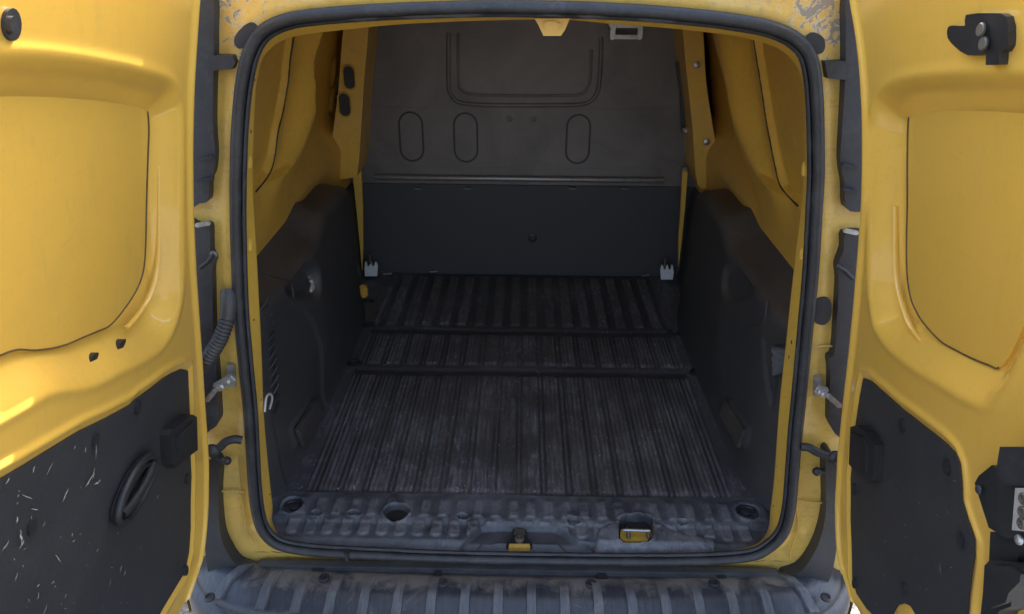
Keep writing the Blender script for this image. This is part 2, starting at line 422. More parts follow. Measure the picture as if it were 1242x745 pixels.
def outerpt(p):
    d = np.array([p[0], p[2]-1.1]); lo, hi = 0, 3
    for _ in range(40):
        m = (lo+hi)/2; x = d[0]*m; z = 1.1+d[1]*m
        zt = 1.83 - .12*abs(x)**2
        if abs(x) < XD(z)+.10 and .44 < z < zt: lo = m
        else: hi = m
    return np.array([d[0]*lo, 0, 1.1+d[1]*lo])
out = np.array([outerpt(p) for p in seal])
ks = np.r_[0, .02, .05, .1, .2, .35, .5, .65, .8, .9, 1]
inn = scaled(seal, -.004, 0)
rows = []
for k in ks:
    P = inn*(1-k)+out*k
    dist = np.linalg.norm((P-inn)[:, [0, 2]], axis=1)
    P[:, 1] = .004 - .006*sm(0, .02, dist) + .014*sm(.028, .05, dist) - .004*sm(.07, .085, dist) + .02*sm(.12, .16, dist)
    rows.append(P)
A = np.stack(rows, 1)
grid('rear_frame', A[..., 0], A[..., 1], A[..., 2], M_body, van, closed_a=True)
o1 = rows[-1].copy(); o1[:, 1] += .001; o2 = scaled(out, .012, .055); o3 = scaled(out, .085, .075)
A = np.stack([o1, o2, o3], 1); grid('corner_panel', A[..., 0], A[..., 1], A[..., 2], M_body, van, closed_a=True)

# flange: the painted return that runs inwards from the seal
fl_px = [(640, 24), (560, 26), (481, 30), (420, 36), (364, 43), (338, 52), (320, 69), (313, 92), (309, 130), (307, 200), (308, 250), (311, 300),
         (313.5, 350), (317, 420), (320, 500), (324, 550), (329, 600), (331, 618), (330, 632), (345, 652), (400, 662), (520, 667), (640, 668),
         (760, 668), (860, 665), (920, 655), (932, 640), (934, 622), (939, 579), (945, 495), (953, 418), (962, 334), (967, 290), (973, 240), (976, 180), (975, 120),
         (968, 84), (947, 61), (915, 49), (880, 42), (808, 34), (740, 29), (700, 25)]
flp = np.array([tuple(PY(u, v, .06)) for u, v in fl_px])
flp = resample(catmull(flp, 8), 600)
# match by angle so the strip runs straight across
def byangle(loop, ang):
    a = np.arctan2(loop[:, 2]-1.1, loop[:, 0]); o = np.argsort(a); a = a[o]; Lp = loop[o]
    a = np.r_[a-2*np.pi, a, a+2*np.pi]; Lp = np.vstack([Lp]*3)
    return np.stack([np.interp(ang, a, Lp[:, k]) for k in range(3)], 1)
ang = np.arctan2(seal[:, 2]-1.1, seal[:, 0])
fB = byangle(flp, ang); fA = scaled(seal, -.008, .0)
rows = []
for k in (0, .25, .5, .75, .92, 1.0):
    P = fA*(1-k)+fB*k; P[:, 1] = -.002+.062*k; rows.append(P)
P = scaled(fB, .004, .068); rows.append(P); P = scaled(fB, .03, .075); rows.append(P); rows.append(scaled(fB, .10, .08))
A = np.stack(rows, 1)
grid('opening_flange', A[..., 0], A[..., 1], A[..., 2], M_flange, van, closed_a=True)
def flange_pt(u, v):      # a point on the flange near its middle
    best = None
    for y in np.linspace(.0, .06, 25):
        p = PY(u, v, y); a = math.atan2(p.z-1.1, p.x); k = (y+.002)/.062
        q = byangle(fA, np.array([a]))[0]*(1-k)+byangle(flp, np.array([a]))[0]*k
        e = abs(math.hypot(p.x, p.z-1.1)-math.hypot(q[0], q[2]-1.1))
        if best is None or e < best[0]: best = (e, p)
    return best[1]
def dimple(name, p, r, mat, parent, n, squash=.45, sub=2, tall=1.0):
    bm = bmesh.new(); bmesh.ops.create_icosphere(bm, subdivisions=sub, radius=1)
    q = Vector(n).to_track_quat('Z', 'Y').to_matrix().to_4x4()
    bmesh.ops.transform(bm, matrix=Matrix.Translation(p) @ q @ Matrix.Diagonal((r, r*tall, r*squash, 1)), verts=bm.verts)
    me = bpy.data.meshes.new(name); bm.to_mesh(me); bm.free(); return fin(name, me, mat, parent)
for u, v, s_, tall in [(309, 97, 1, 1.2), (301, 147, 1, 1.6), (304, 159, 1, 2.2), (299, 198, 1, 1.6), (308, 388, 1, 1.5), (317, 485, 1, 1.2),
                 (327, 600, 1, 1.3), (980, 162, -1, 2.5), (979, 172, -1, 2), (963, 398, -1, 1.5), (960, 415, -1, 2.6), (957, 433, -1, 2.6), (953, 482, -1, 1.5), (943, 565, -1, 1.6), (938, 614, -1, 1.3)]:
    dimple('flange_hole', flange_pt(u, v), .0022, M_black, van, (s_, -.35, 0), .3, 1, tall)
for u, v, s_ in [(303, 196, 1), (303.5, 297, 1), (975, 205, -1), (972, 308, -1)]:
    dimple('flange_dent', flange_pt(u, v), .008, M_flange, van, (s_, -.3, 0), .28, 2, 1.8)

# ---- outer shell: sides, roof, floor pan, cab
def section(y, wb, wt, zb, zt, r=.1):
    o = []
    for k in range(9): z = zb+(zt-r-zb)*k/8; o.append((wb+(wt-wb)*((z-zb)/(zt-zb))**2.2, y, z))
    for k in range(1, 7): t = R(90*k/6); o.append((o[8][0]-r*(1-math.cos(t)), y, zt-r+r*math.sin(t)))
    for k in range(1, 6): o.append((o[14][0]*(1-k/5*1.0), y, zt+.012*k/5))
    return o+[(-x, yy, z) for x, yy, z in o[-2::-1]]
secs = [section(.02, .80, .64, .32, 1.82), section(.3, .82, .66, .30, 1.84), section(1.6, .83, .67, .30, 1.85), section(2.5, .83, .67, .30, 1.84),
        section(2.85, .83, .66, .30, 1.74), section(3.35, .82, .70, .30, 1.12, .08), section(3.9, .78, .68, .30, .95, .1), section(4.02, .70, .6, .34, .72, .1)]
V = [p for s_ in secs for p in s_]; nb = len(secs[0])
Fc = grid_faces(len(secs), nb) + [tuple(range((len(secs)-1)*nb, len(secs)*nb))]
for i in range(len(secs)-1): Fc.append((i*nb, (i+1)*nb, (i+1)*nb+nb-1, i*nb+nb-1))
mk('body_shell', V, Fc, M_body, van)
mk('windscreen', [(-.62, 2.873, 1.69), (.62, 2.873, 1.69), (.66, 3.325, 1.17), (-.66, 3.325, 1.17)], [(0, 1, 2, 3)], M_glass, van)
for sx in (-1, 1):
    for wy in (.78, 3.4):
        Mw = Matrix.Translation((sx*.74, wy, .31)) @ Matrix.Rotation(R(90), 4, 'Y')
        wl = lathe('wheel', [(.2, -.085), (.29, -.085), (.31, -.06), (.31, .06), (.29, .085), (.2, .085)], M_rubber, van, Mw, 32)
        lathe('rim', [(.05, -.09), (.19, -.088), (.198, -.08), (.198, .08), (.19, .088), (.05, .09)], M_zinc, wl, Mw, 24)

# ---- bulkhead
BY = 1.57
def MB(x, z, d): return Vector((x, BY-d, z))
def bpx(u, v, d=0): p = PY(u, v, BY-d); return (p.x, p.z)
bulkhead = panel('bulkhead', [(-.72, .5), (.72, .5), (.69, 1.0), (.60, 1.5), (.5, 1.72), (-.5, 1.72), (-.60, 1.5), (-.69, 1.0)], MB, 0, -.03, M_bulk, van, r=0)
# pressed window outline
def bloop(px, r=.0045, closed=True, name='pressed_bead', mat=None, flat=.6):
    P = [MB(*bpx(u, v), .001) for u, v in px]
    return tube(name, catmull(P, 6, closed), r, mat or M_bulk, bulkhead, closed=closed, n=8, flat=flat)
bloop([(544, 40), (544, 100), (548, 116), (560, 125), (600, 127.5), (680, 127.5), (708, 126), (721, 118), (727, 100), (729, 60), (729, 45)], .008, False)
bloop([(556, 40), (556, 98), (560, 109), (570, 114), (600, 116), (680, 116), (702, 115), (711, 108), (716, 95), (717, 60)], .0055, False)
wpan = [bpx(u, v) for u, v in [(561, 30), (560, 96), (565, 106), (576, 110), (640, 112), (695, 111), (706, 104), (711, 92), (713, 30)]]
panel('bulkhead_window_blank', [tuple(p) for p in wpan], MB, .004, -.005, M_bulk, bulkhead, r=.003)
def oval_px(cu, cv, hw, hh):
    c = bpx(cu, cv); a = bpx(cu+hw, cv); b_ = bpx(cu, cv-hh)
    return capsule(c, 2*(a[0]-c[0]), 2*(b_[1]-c[1]))
for cu, cv in [(499, 166), (565, 167), (701, 169)]:
    o = oval_px(cu, cv, 14, 30)
    panel('pressed_oval', o, MB, .004, -.002, M_bulk, bulkhead, r=.003)
    tube('oval_groove_shade', resample([MB(x, z, .001) for x, z in o], 48), .0042, M_black, bulkhead, closed=True, n=6, flat=.5)  # raised black bead paints the shade of the pressed groove
for u, v in [(618, 144), (647, 144)]:
    p = MB(*bpx(u, v), 0)
    lathe('bolt', [(.013, -.001), (.013, .003), (.008, .004), (.007, .010), (.004, .011)], M_grimy, bulkhead, Matrix.Translation(p) @ Matrix.Rotation(R(90), 4, 'X'), 12)
# lower board
lb = [bpx(442, 222), bpx(835, 224), bpx(835, 345), bpx(442, 345)]
lb = [(-.68, lb[0][1]), (.68, lb[0][1]), (.68, .52), (-.68, .52)]
board = panel('lower_board', lb, MB, .012, 0, M_tail, bulkhead, r=.004)
zr = bpx(633, 216)[1]
rail = bpx(470, 216)[0], bpx(790, 216)[0]
P = [(rail[0]-.05, 0), (rail[0], .012), (rail[1], .012), (rail[1]+.05, 0)]
tube('load_rail', [MB(a, zr, d) for a, d in P], .011, metal('rail_steel', (.30, .28, .27), .38, .5, .4), bulkhead, n=10, flat=.9)
for u in (507, 567, 694, 757):
    x, z = bpx(u, 228, .012)
    hk = box('slot_clip', (x, BY-.018, z), (.030, .014, .008), M_grimy, board, .002)
x, z = bpx(646, 289, .012)
lathe('grommet', [(.018, -.001), (.018, .003), (.012, .005), (.009, .001)], M_black, board, Matrix.Translation((x, BY-.012, z)) @ Matrix.Rotation(R(90), 4, 'X'), 18)
# fine creases across the sheet
for v in (131, 203):
    z = bpx(633, v)[1]
    tube('sheet_crease', [MB(-.58, z, 0), MB(-.2, z+.001, 0), MB(.2, z, 0), MB(.56, z, 0)], .003, M_bulk, bulkhead, n=6, flat=.5)
# clip near the roof and latch catch hanging from the header
for u in (743, 776):
    x, z = bpx(u, 38, .05); box('clip_leg', (x, BY-.05, z), (.018, .03, .055), M_zinc, bulkhead, .004)
x, z = bpx(759, 42, .05); box('clip_bar', (x, BY-.05, z-.008), (.09, .022, .014), M_zinc, bulkhead, .004)
x, z = bpx(759, 30, .05); box('clip_bar', (x, BY-.05, z-.002), (.12, .02, .016), M_zinc, bulkhead, .004)

def plane_y(y):
    def M(x, z, d): return Vector((x, y-d, z))
    return M
def pxy(px, y): return [(PY(u, v, y).x, PY(u, v, y).z) for u, v in px]
cat_ = panel('header_catch', pxy([(648, 22), (653, 30), (659, 43), (680, 43), (685, 36), (691, 22)], .05), plane_y(.05), .012, 0, M_flange, van, r=.004)
panel('catch_dish', pxy([(659, 29), (662, 36), (669, 39), (677, 37), (681, 30), (672, 26), (664, 26)], .035), plane_y(.038), .004, 0, M_flange, cat_, r=.003)

smooth2_ = lambda L_, n=4: [(q.x, q.y) for q in catmull([Vector((*p, 0)) for p in L_], n)]
# ---- side walls of the load bay
def wall(side):
    fx = XW
    m = (lambda u: u) if side < 0 else (lambda u: 1266-u)
    if side < 0:
        rec = [(352, 72), (349, 101), (344, 131), (337, 161), (333, 190), (326, 212), (310, 233)]
        pilL = [(395, 42), (389, 70), (386, 101), (382, 140), (378, 168), (373, 210), (370, 255)]
        deep = [(417, 50), (414, 80), (408, 125), (403, 160), (395, 183), (376, 200)]
    else:
        rec = [(916, 60), (921, 90), (927, 130), (934, 170), (941, 205), (948, 228), (968, 250)]
        pilL = [(866, 42), (873, 70), (881, 101), (887, 140), (892, 180), (896, 228), (899, 262)]
        deep = [(838, 50), (842, 80), (856, 125), (862, 160), (870, 190), (890, 205)]
    h = lambda L_, d=0: [hit(u, v, side, fx, d) for u, v in L_]
    r1 = h(rec); recP = [(.05, 1.72), (r1[0][0], 1.62)] + r1 + [(.05, r1[-1][1]-.02)]
    p1 = h(pilL, .05); p1y = [p[0] for p in p1]
    d1 = h(deep, -.062)
    ny, nz = 250, 130
    ys = np.linspace(.075, BY+.002, ny); zs = np.linspace(.9, 1.75, nz)
    Yg, Zg = np.meshgrid(ys, zs, indexing='ij')
    # C pillar: from just beyond the blanked window to the traced edge
    o = np.argsort([p[1] for p in p1])
    pe = np.interp(Zg, [p1[i][1] for i in o], [p1[i][0] for i in o])
    r1o = np.argsort([p[1] for p in r1]); re = np.interp(Zg, [r1[i][1] for i in r1o], [r1[i][0] for i in r1o])
    d = -.016*sm(.0, .014, -sdf(recP, Yg, Zg))
    d += .055*sm(re+.03, re+.16, Yg)*(1-sm(pe-.004, pe+.035, Yg))*sm(1.10, 1.42, Zg)
    # recess for the sliding door runner, then the front post
    do = np.argsort([p[1] for p in d1]); de = np.interp(Zg, [d1[i][1] for i in do], [d1[i][0] for i in do])
    d += -.07*sm(pe, pe+.05, Yg)*sm(1.10, 1.24, Zg) + .008*sm(de-.01, de+.01, Yg)*sm(1.13, 1.26, Zg)
    # waist step along the bottom of the recess
    holes = []
    hp = []
    for u, v in holes:
        c = hit(u, v, side, fx, .012); e = capsule(c, .075, .115); hp.append(e)
        d += -.022*sm(.0, .008, -sdf(e, Yg, Zg)) + .004*sm(.018, .008, np.abs(sdf(e, Yg, Zg)))
    for u, v in ([(402, 122), (404, 88)] if side < 0 else []):
        c = hit(u, v, side, fx, -.07); e = capsule(c, .07, .10); d += -.012*sm(0, .01, -sdf(e, Yg, Zg))
    Xg = side*(np.interp(Zg, XWz, XWx)-d)
    wl = grid('side_wall', Xg, Yg, Zg, M_inner, van)
    MW = lambda a, b, dd: Vector((side*(XW(b)-dd), a, b))
    for e in hp: panel('post_opening_shade', [(p[0]*.92+.08*np.mean([q[0] for q in e]), p[1]*.95+.05*np.mean([q[1] for q in e])) for p in e], MW, -.008, -.02, M_black, wl, r=.001)
    P = [MW(q.x, q.y, .0005) for q in catmull([Vector((a, b, 0)) for a, b in recP[1:-1]], 6, False)]
    tube('recess_seam', P, .0022, M_black, wl, n=6)
    P = [MW(q.x, q.y, -.064) for q in catmull([Vector((a, b, 0)) for a, b in d1 if b > 1.24], 6, False)]
    tube('recess_seam', P, .003, M_black, wl, n=6)
    lower = [[side*.705, y, z] for y in (.075, BY) for z in (.5, .93)]
    mk('lower_side_wall', lower, [(0, 1, 3, 2)], M_inner, van)
    return wl, MW
wallL, MWL = wall(-1); wallR, MWR = wall(1)
mk('inner_roof', [(-.56, .05, 1.70), (.56, .05, 1.70), (.56, 1.6, 1.70), (-.56, 1.6, 1.70)], [(0, 1, 2, 3)], M_inner, van)
mk('load_floor', [(-.72, .01, .528), (.72, .01, .528), (.72, 1.6, .528), (-.72, 1.6, .528)], [(0, 1, 2, 3)], M_black, van)
for px, ov in (([(420, 14), (446, 14), (441, 100), (438, 150), (434, 205), (428, 216), (399, 213), (403, 165), (410, 110)], [(423.5, 94, 7.5, 15), (418, 127, 7.5, 15)]),
               ([(828, 14), (850, 14), (857, 100), (866, 160), (873, 205), (867, 222), (847, 225), (840, 150)], [])):
    q = smooth2_(pxy(px, 1.38)); bp_ = panel('centre_post', q, plane_y(1.40), .02, -.17, M_inner, van, r=.006)
    for u, v, hw, hh in ov:
        a_ = PY(u, v, 1.38); e_ = capsule((a_.x, a_.z), 2*(PY(u+hw, v, 1.38).x-a_.x), 2*(PY(u, v-hh, 1.38).z-a_.z))
        panel('post_opening_shade', e_, plane_y(1.38), .0015, -.002, M_black, bp_, r=.001)  # flat black plate paints the shade inside the opening
        tube('opening_rim', resample([Vector((a, 1.378, b)) for a, b in e_], 36), .003, M_inner, bp_, closed=True, n=6)
    if not ov:
        for u, v in ((845, 79), (857, 172)):
            p = PY(u, v, 1.38); lathe('post_bolt', [(.012, 0), (.012, .005), (.006, .008)], M_zinc, bp_, Matrix.Translation(p) @ Matrix.Rotation(R(90), 4, 'X'), 12)
# slim painted posts in front of the bulkhead, with edge strips and clips above
def strip_y(name, px, y, t, mat, par, r=.003): return panel(name, pxy(px, y), plane_y(y), t, 0, mat, par, r=r)
strip_y('bulkhead_post', [(428, 203), (439, 203), (441, 250), (441.5, 300), (440, 326), (437, 290), (432, 240)], 1.50, .02, M_inner, van)
strip_y('bulkhead_post', [(827, 207), (833, 207), (830, 250), (826, 290), (822, 322), (822, 290), (825, 245)], 1.50, .02, M_inner, van)
strip_y('edge_strip', [(442, 62), (450, 62), (447, 100), (444, 140), (439, 142), (436, 140), (439, 100)], 1.53, .012, M_zinc, van)
strip_y('edge_strip', [(819, 75), (826, 75), (829, 110), (831, 160), (826, 160), (824, 110)], 1.53, .012, M_rubber, van)
for u, v in [(434, 152), (433, 162), (433, 202), (831, 158), (830, 206)]:
    p = PY(u, v, 1.5); lathe('clip_stud', [(.012, 0), (.012, .008), (.006, .014)], M_zinc, van, Matrix.Translation(p) @ Matrix.Rotation(R(90), 4, 'X'), 10)
# white latch brackets at the foot of the bulkhead
for u0, v0, s_ in [(451, 325, 1), (808, 329, -1)]:
    px = [(-9, 9), (8, 9), (9, -3), (7, -8), (5, -8), (4, -3), (1, -3), (0, -8), (-2, -8), (-3, -3), (-6, -3), (-7, -8), (-9, -8), (-10, 0)]
    bk = strip_y('floor_bracket', [(u0+a*s_*.85, v0+b) for a, b in px], 1.50, .012, M_white, van, .002)
    p = PY(u0-2, v0-5, 1.485); tube('bracket_pin', [p, p+Vector((0, 0, .04))], .005, M_grimy, bk, n=8)
for u0, v0 in [(470, 332), (526, 329), (783, 334)]:
    p = PZ(u0, v0, .575); box('floor_scrap', p, (.035, .012, .004), M_zinc, van, .001, (0, 0, .3))
p = PZ(441, 353, .60); box('post_foot', p, (.03, .03, .05), M_inner, van, .006)

# ---- moulded wheel-arch trims
def arch(side):
    pth = [(.095, .70), (.11, .66), (.135, .622), (.17, .598), (.23, .583), (.33, .577), (.6, .573), (.9, .57), (1.08, .572), (1.2, .592), (1.32, .625), (1.45, .648), (1.56, .655)]
    P = resample(catmull([Vector((a, b, 0)) for a, b in pth], 8, False), 190, False)[:, :2]
    T = np.gradient(P, axis=0); Nn = np.stack([T[:, 1], -T[:, 0]], 1); Nn /= np.linalg.norm(Nn, axis=1)[:, None]   # towards the bay
    Nn *= np.sign((Nn@np.array([-.3, -1])).mean())
    Nn = -np.stack([-T[:, 1], T[:, 0]], 1)/np.linalg.norm(T, axis=1)[:, None]
    if Nn[100, 1] > 0: Nn = -Nn
    y = P[:, 0]
    zin = 1.04+.045*sm(.68, .82, y)-.14*sm(1.0, 1.5, y); zwl = zin+.095-.08*sm(.7, .9, y)
    nz = 84; k = np.linspace(0, 1, nz)
    r = .03
    Yg = np.zeros((len(P), nz+8)); Xg = Yg.copy(); Zg = Yg.copy()
    for j in range(nz):
        z = .545+(zin-r-.545)*k[j]
        flare = .018*np.exp(-(z-.55)/.03)
        lean = .012*(z-.55)
        Zg[:, j] = z; Yg[:, j] = P[:, 0]+Nn[:, 0]*flare; Xg[:, j] = P[:, 1]+Nn[:, 1]*flare+lean
    # details pressed into the face (distances in y, z)
    main = (y > .2)[:, None]*np.ones((1, nz), bool)
    YY, ZZ = Yg[:, :nz], Zg[:, :nz]
    def fp(u, v, x=.575): p = PX(u, v, side*x); return (p.y, p.z)
    mm = lambda u: u if side < 0 else 1264-u
    pocket = [fp(mm(u), v) for u, v in [(331, 326), (345, 319), (366, 316), (381, 320), (386, 335), (385, 356), (377, 366), (360, 362), (344, 354), (330, 350)]]
    pocket = [(q.x, q.y) for q in catmull([Vector((a, b, 0)) for a, b in pocket], 5)]
    sp_ = sdf(pocket, YY, ZZ); dp = .036*sm(0, .022, -sp_) - .003*np.exp(-((sp_-.006)/.005)**2)
    if side > 0:
        sq = [fp(u, v) for u, v in [(928, 418), (951, 418), (948, 458), (928, 456)]]
        dp = dp*.4 + .03*sm(0, .008, -sdf(sq, YY, ZZ))
        ln = [fp(u, v) for u, v in [(921, 410), (922, 440), (925, 480), (931, 540), (936, 590)]]
    else:
        ln = [fp(u, v) for u, v in [(359, 364), (370, 375), (379, 390), (386, 415), (389, 440), (391, 470), (393, 500)]]
    # body of the panel stands proud beyond the traced line
    lo = np.argsort([p_[1] for p_ in ln]); le = np.interp(ZZ, [ln[i][1] for i in lo], [ln[i][0] for i in lo])
    dp += .007*(1-sm(le-.004, le+.006, YY))*(ZZ < max(p_[1] for p_ in ln))*(YY > .2)
    # plate low on the face
    pl = [fp(mm(u), v, .56) for u, v in [(362, 520), (384, 484), (390, 503), (368, 545)]]
    dp += -.006*sm(0, .005, -sdf(pl, YY, ZZ))
    # shallow vertical swell
    dp += -.010*np.exp(-((YY-.62)/.10)**2)*sm(.6, .75, ZZ)*(1-sm(.95, 1.04, ZZ))
    Xg[:, :nz] += dp*(-Nn[:, 1:2]); Yg[:, :nz] += dp*(-Nn[:, 0:1])
    base = P+Nn*0
    for j, (o_, h) in enumerate([(.004, .012), (.012, .022), (.026, .029), (.045, .034), (.07, .05), (.10, .085), (.12, .095), (.16, .10)]):
        f = (zwl-zin)/.095
        Zg[:, nz+j] = zin-r+np.minimum(h, .03)+max(0, h-.03)*f*1.3
        Yg[:, nz+j] = P[:, 0]-Nn[:, 0]*o_*(y < .2)*.3; Xg[:, nz+j] = P[:, 1]+.006+o_
    a = grid('wheel_arch_trim', side*Xg, Yg, Zg, M_trim, van, ang=50)
    if side < 0:
        s1 = [(320, 327), (325, 333), (340, 337), (354, 341), (357, 352), (359, 364), (370, 375), (379, 390), (386, 415), (389, 440), (391, 468)]
    else:
        s1 = [(872, 437), (874, 424), (878, 413), (889, 404), (905, 397), (921, 393), (926, 383), (928, 365)]
    P3 = [PX(u, v, side*(.5765 if u not in (320, 325) else .585)) for u, v in s1]
    for q in P3: q.x = side*(abs(q.x)-.001+.012*(q.z-.55))
    tube('moulded_edge', catmull(P3, 5, False), .0022, M_trim, a, n=6)
    # ribbed speaker/air slats on the near corner
    for i in range(13):
        v = 365+i*10.5; u = 313+i*1.2; du = 15-abs(i-4)*.5
        if side > 0: break
        a1 = PX(u+1, v+16, -.600); b1 = PX(u+du+3, v-4, -.5785)
        a1.x += -.012*(a1.z-.55); b1.x += -.012*(b1.z-.55)
        tube('air_slat', [a1, (a1+b1)/2+Vector((.003, -.001, 0)), b1], .0035, M_black, a, n=6)
    return a, fp
archL, fpL = arch(-1); archR, fpR = arch(1)
# tie hook in the left pocket
p = PX(374, 334, -.60); q = PX(376, 350, -.585)
tube('tie_hook', catmull([p+Vector((.0, 0, .012)), p, (p+q)/2+Vector((.012, -.01, 0)), q+Vector((.006, -.015, 0)), q+Vector((.006, .012, -.002)), q+Vector((0, .014, .02))], 5, False), .005, M_bolt, archL, n=8)
# scraped plates low on the trims
for s_, mm, par in ((-1, lambda u: u, archL), (1, lambda u: 1264-u, archR)):
    pl = [(PX(mm(u), v, s_*.566).y, PX(mm(u), v, s_*.566).z) for u, v in [(362, 521), (384, 485), (391, 503), (370, 543)]]
    panel('kick_plate', pl, lambda a, b, d, s_=s_: Vector((s_*(.5655-d), a, b)), .003, -.01, plastic('kick_plate_plastic', (.075, .068, .062), .55, 200, .4, .8, (.2, .17, .14), 14), par, r=.002)
# door-stop hook on the left flange
p = PY(322, 496, .09)
tube('wire_hook', catmull([PY(321, 500, .05), PY(323, 482, .07), PY(328, 478, .09), PY(330, 484, .10), PY(327, 496, .10)], 5, False), .0028, M_bolt, van, n=7)

# ---- floor mat (its own thing): ribs, cross channels, dips
FZ = .56
nx = 480; xs = np.linspace(-.66, .66, nx); ysr = np.r_[np.linspace(.172, .75, 90), np.linspace(.752, .80, 14), np.linspace(.805, 1.03, 36), np.linspace(1.032, 1.08, 14), np.linspace(1.085, 1.565, 60)]
Xg, Yg = np.meshgrid(xs, ysr, indexing='ij')
def prof(x, per, wtop, edge, ph=0):
    u = np.abs(((x-ph)/per) % 1.0-.5)*per; return 1-sm(wtop/2-edge, wtop/2+edge, u)
broad = prof(Xg, .064, .040, .004)
fineg = .5+.5*np.cos(Xg/.0128*2*np.pi); fineg = sm(.2, .8, fineg)
sec_near = 1-sm(.755, .765, Yg); sec_mid = sm(.795, .805, Yg)*(1-sm(1.035, 1.045, Yg)); sec_far = sm(1.075, 1.085, Yg)
inside_near = sm(.185, .20, Yg)*(1-sm(.735, .75, Yg)); inside_mid = sm(.81, .825, Yg)*(1-sm(1.01, 1.025, Yg)); inside_far = sm(1.09, 1.105, Yg)*(1-sm(1.51, 1.53, Yg))
brd = np.abs(Xg) < .53
near = (broad*.0045+fineg*.0042*(1-.35*broad))*inside_near
# rib ends of the near section stagger
mid = (broad*.0055+.0026*fineg)*inside_mid
far = (prof(Xg, .064, .034, .005, .012)*.007)*inside_far
H = (near+mid+far)*brd
chan = sm(.752, .768, Yg)*(1-sm(.785, .80, Yg))+sm(1.035, 1.05, Yg)*(1-sm(1.065, 1.08, Yg))
H = H-.006*chan*brd + .002*(1-brd)
H += .004*sm(.172, .176, Yg)*(1-sm(.182, .186, Yg))
nz_ = np.zeros_like(Xg)
for k in range(26):
    a, b_, ph = rng.normal(0, 9), rng.normal(0, 7), rng.rand()*6.28; nz_ += np.sin(Xg*a+Yg*b_+ph)
H += nz_*.00035
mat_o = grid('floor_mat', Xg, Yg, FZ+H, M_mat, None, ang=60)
at = mat_o.data.attributes.new('rib', 'FLOAT', 'POINT')
at.data.foreach_set('value', (np.clip(H/.007, 0, 1)**.7).ravel().astype(np.float32))
mat_o['label'] = 'black ribbed rubber floor mat, scuffed and chalky, laid over the whole van load floor'; mat_o['category'] = 'floor mat'
for u0, v0, hw in [(447, 394, 7), (430, 441, 6), (817, 404, 6), (845, 452, 6), (447, 366, 5)]:
    c = PZ(u0, v0, FZ+.004)
    lathe('tie_down_ring', [(.020, -.004), (.020, .004), (.016, .006), (.013, .006), (.012, .001), (.012, -.004)], M_black, mat_o, Matrix.Translation(c) @ Matrix.Diagonal((1.2, 1, 1, 1)), 20)
# crumbs and flakes on the mat
crumb = bpy.data.meshes.new('crumb'); bm = bmesh.new(); bmesh.ops.create_icosphere(bm, subdivisions=1, radius=1); bm.to_mesh(crumb); bm.free()
M_crumb = plastic('crumb_white', (.62, .62, .60), .7, 300, .3, .3)
V = []; Fc = []
for i in range(240):
    x = rng.uniform(-.5, .5); y = rng.uniform(.03, 1.5); 
    if y < .17: y = rng.uniform(.18, 1.0)
    s_ = rng.uniform(.0006, .0019)
    if i < 22: s_ *= 1.7
    c = np.array([x, y, FZ+.006]); b0 = len(V)
    for v in crumb.vertices: V.append(c+np.array(v.co)*np.array([1, rng.uniform(.7, 1.5), .5])*s_)
    for f in crumb.polygons: Fc.append(tuple(b0+i_ for i_ in f.vertices))
cr = mk('grit', V, Fc, M_crumb, None, kind='stuff'); cr['label'] = 'small pale crumbs and grit scattered on the ribbed mat'; cr['category'] = 'grit'

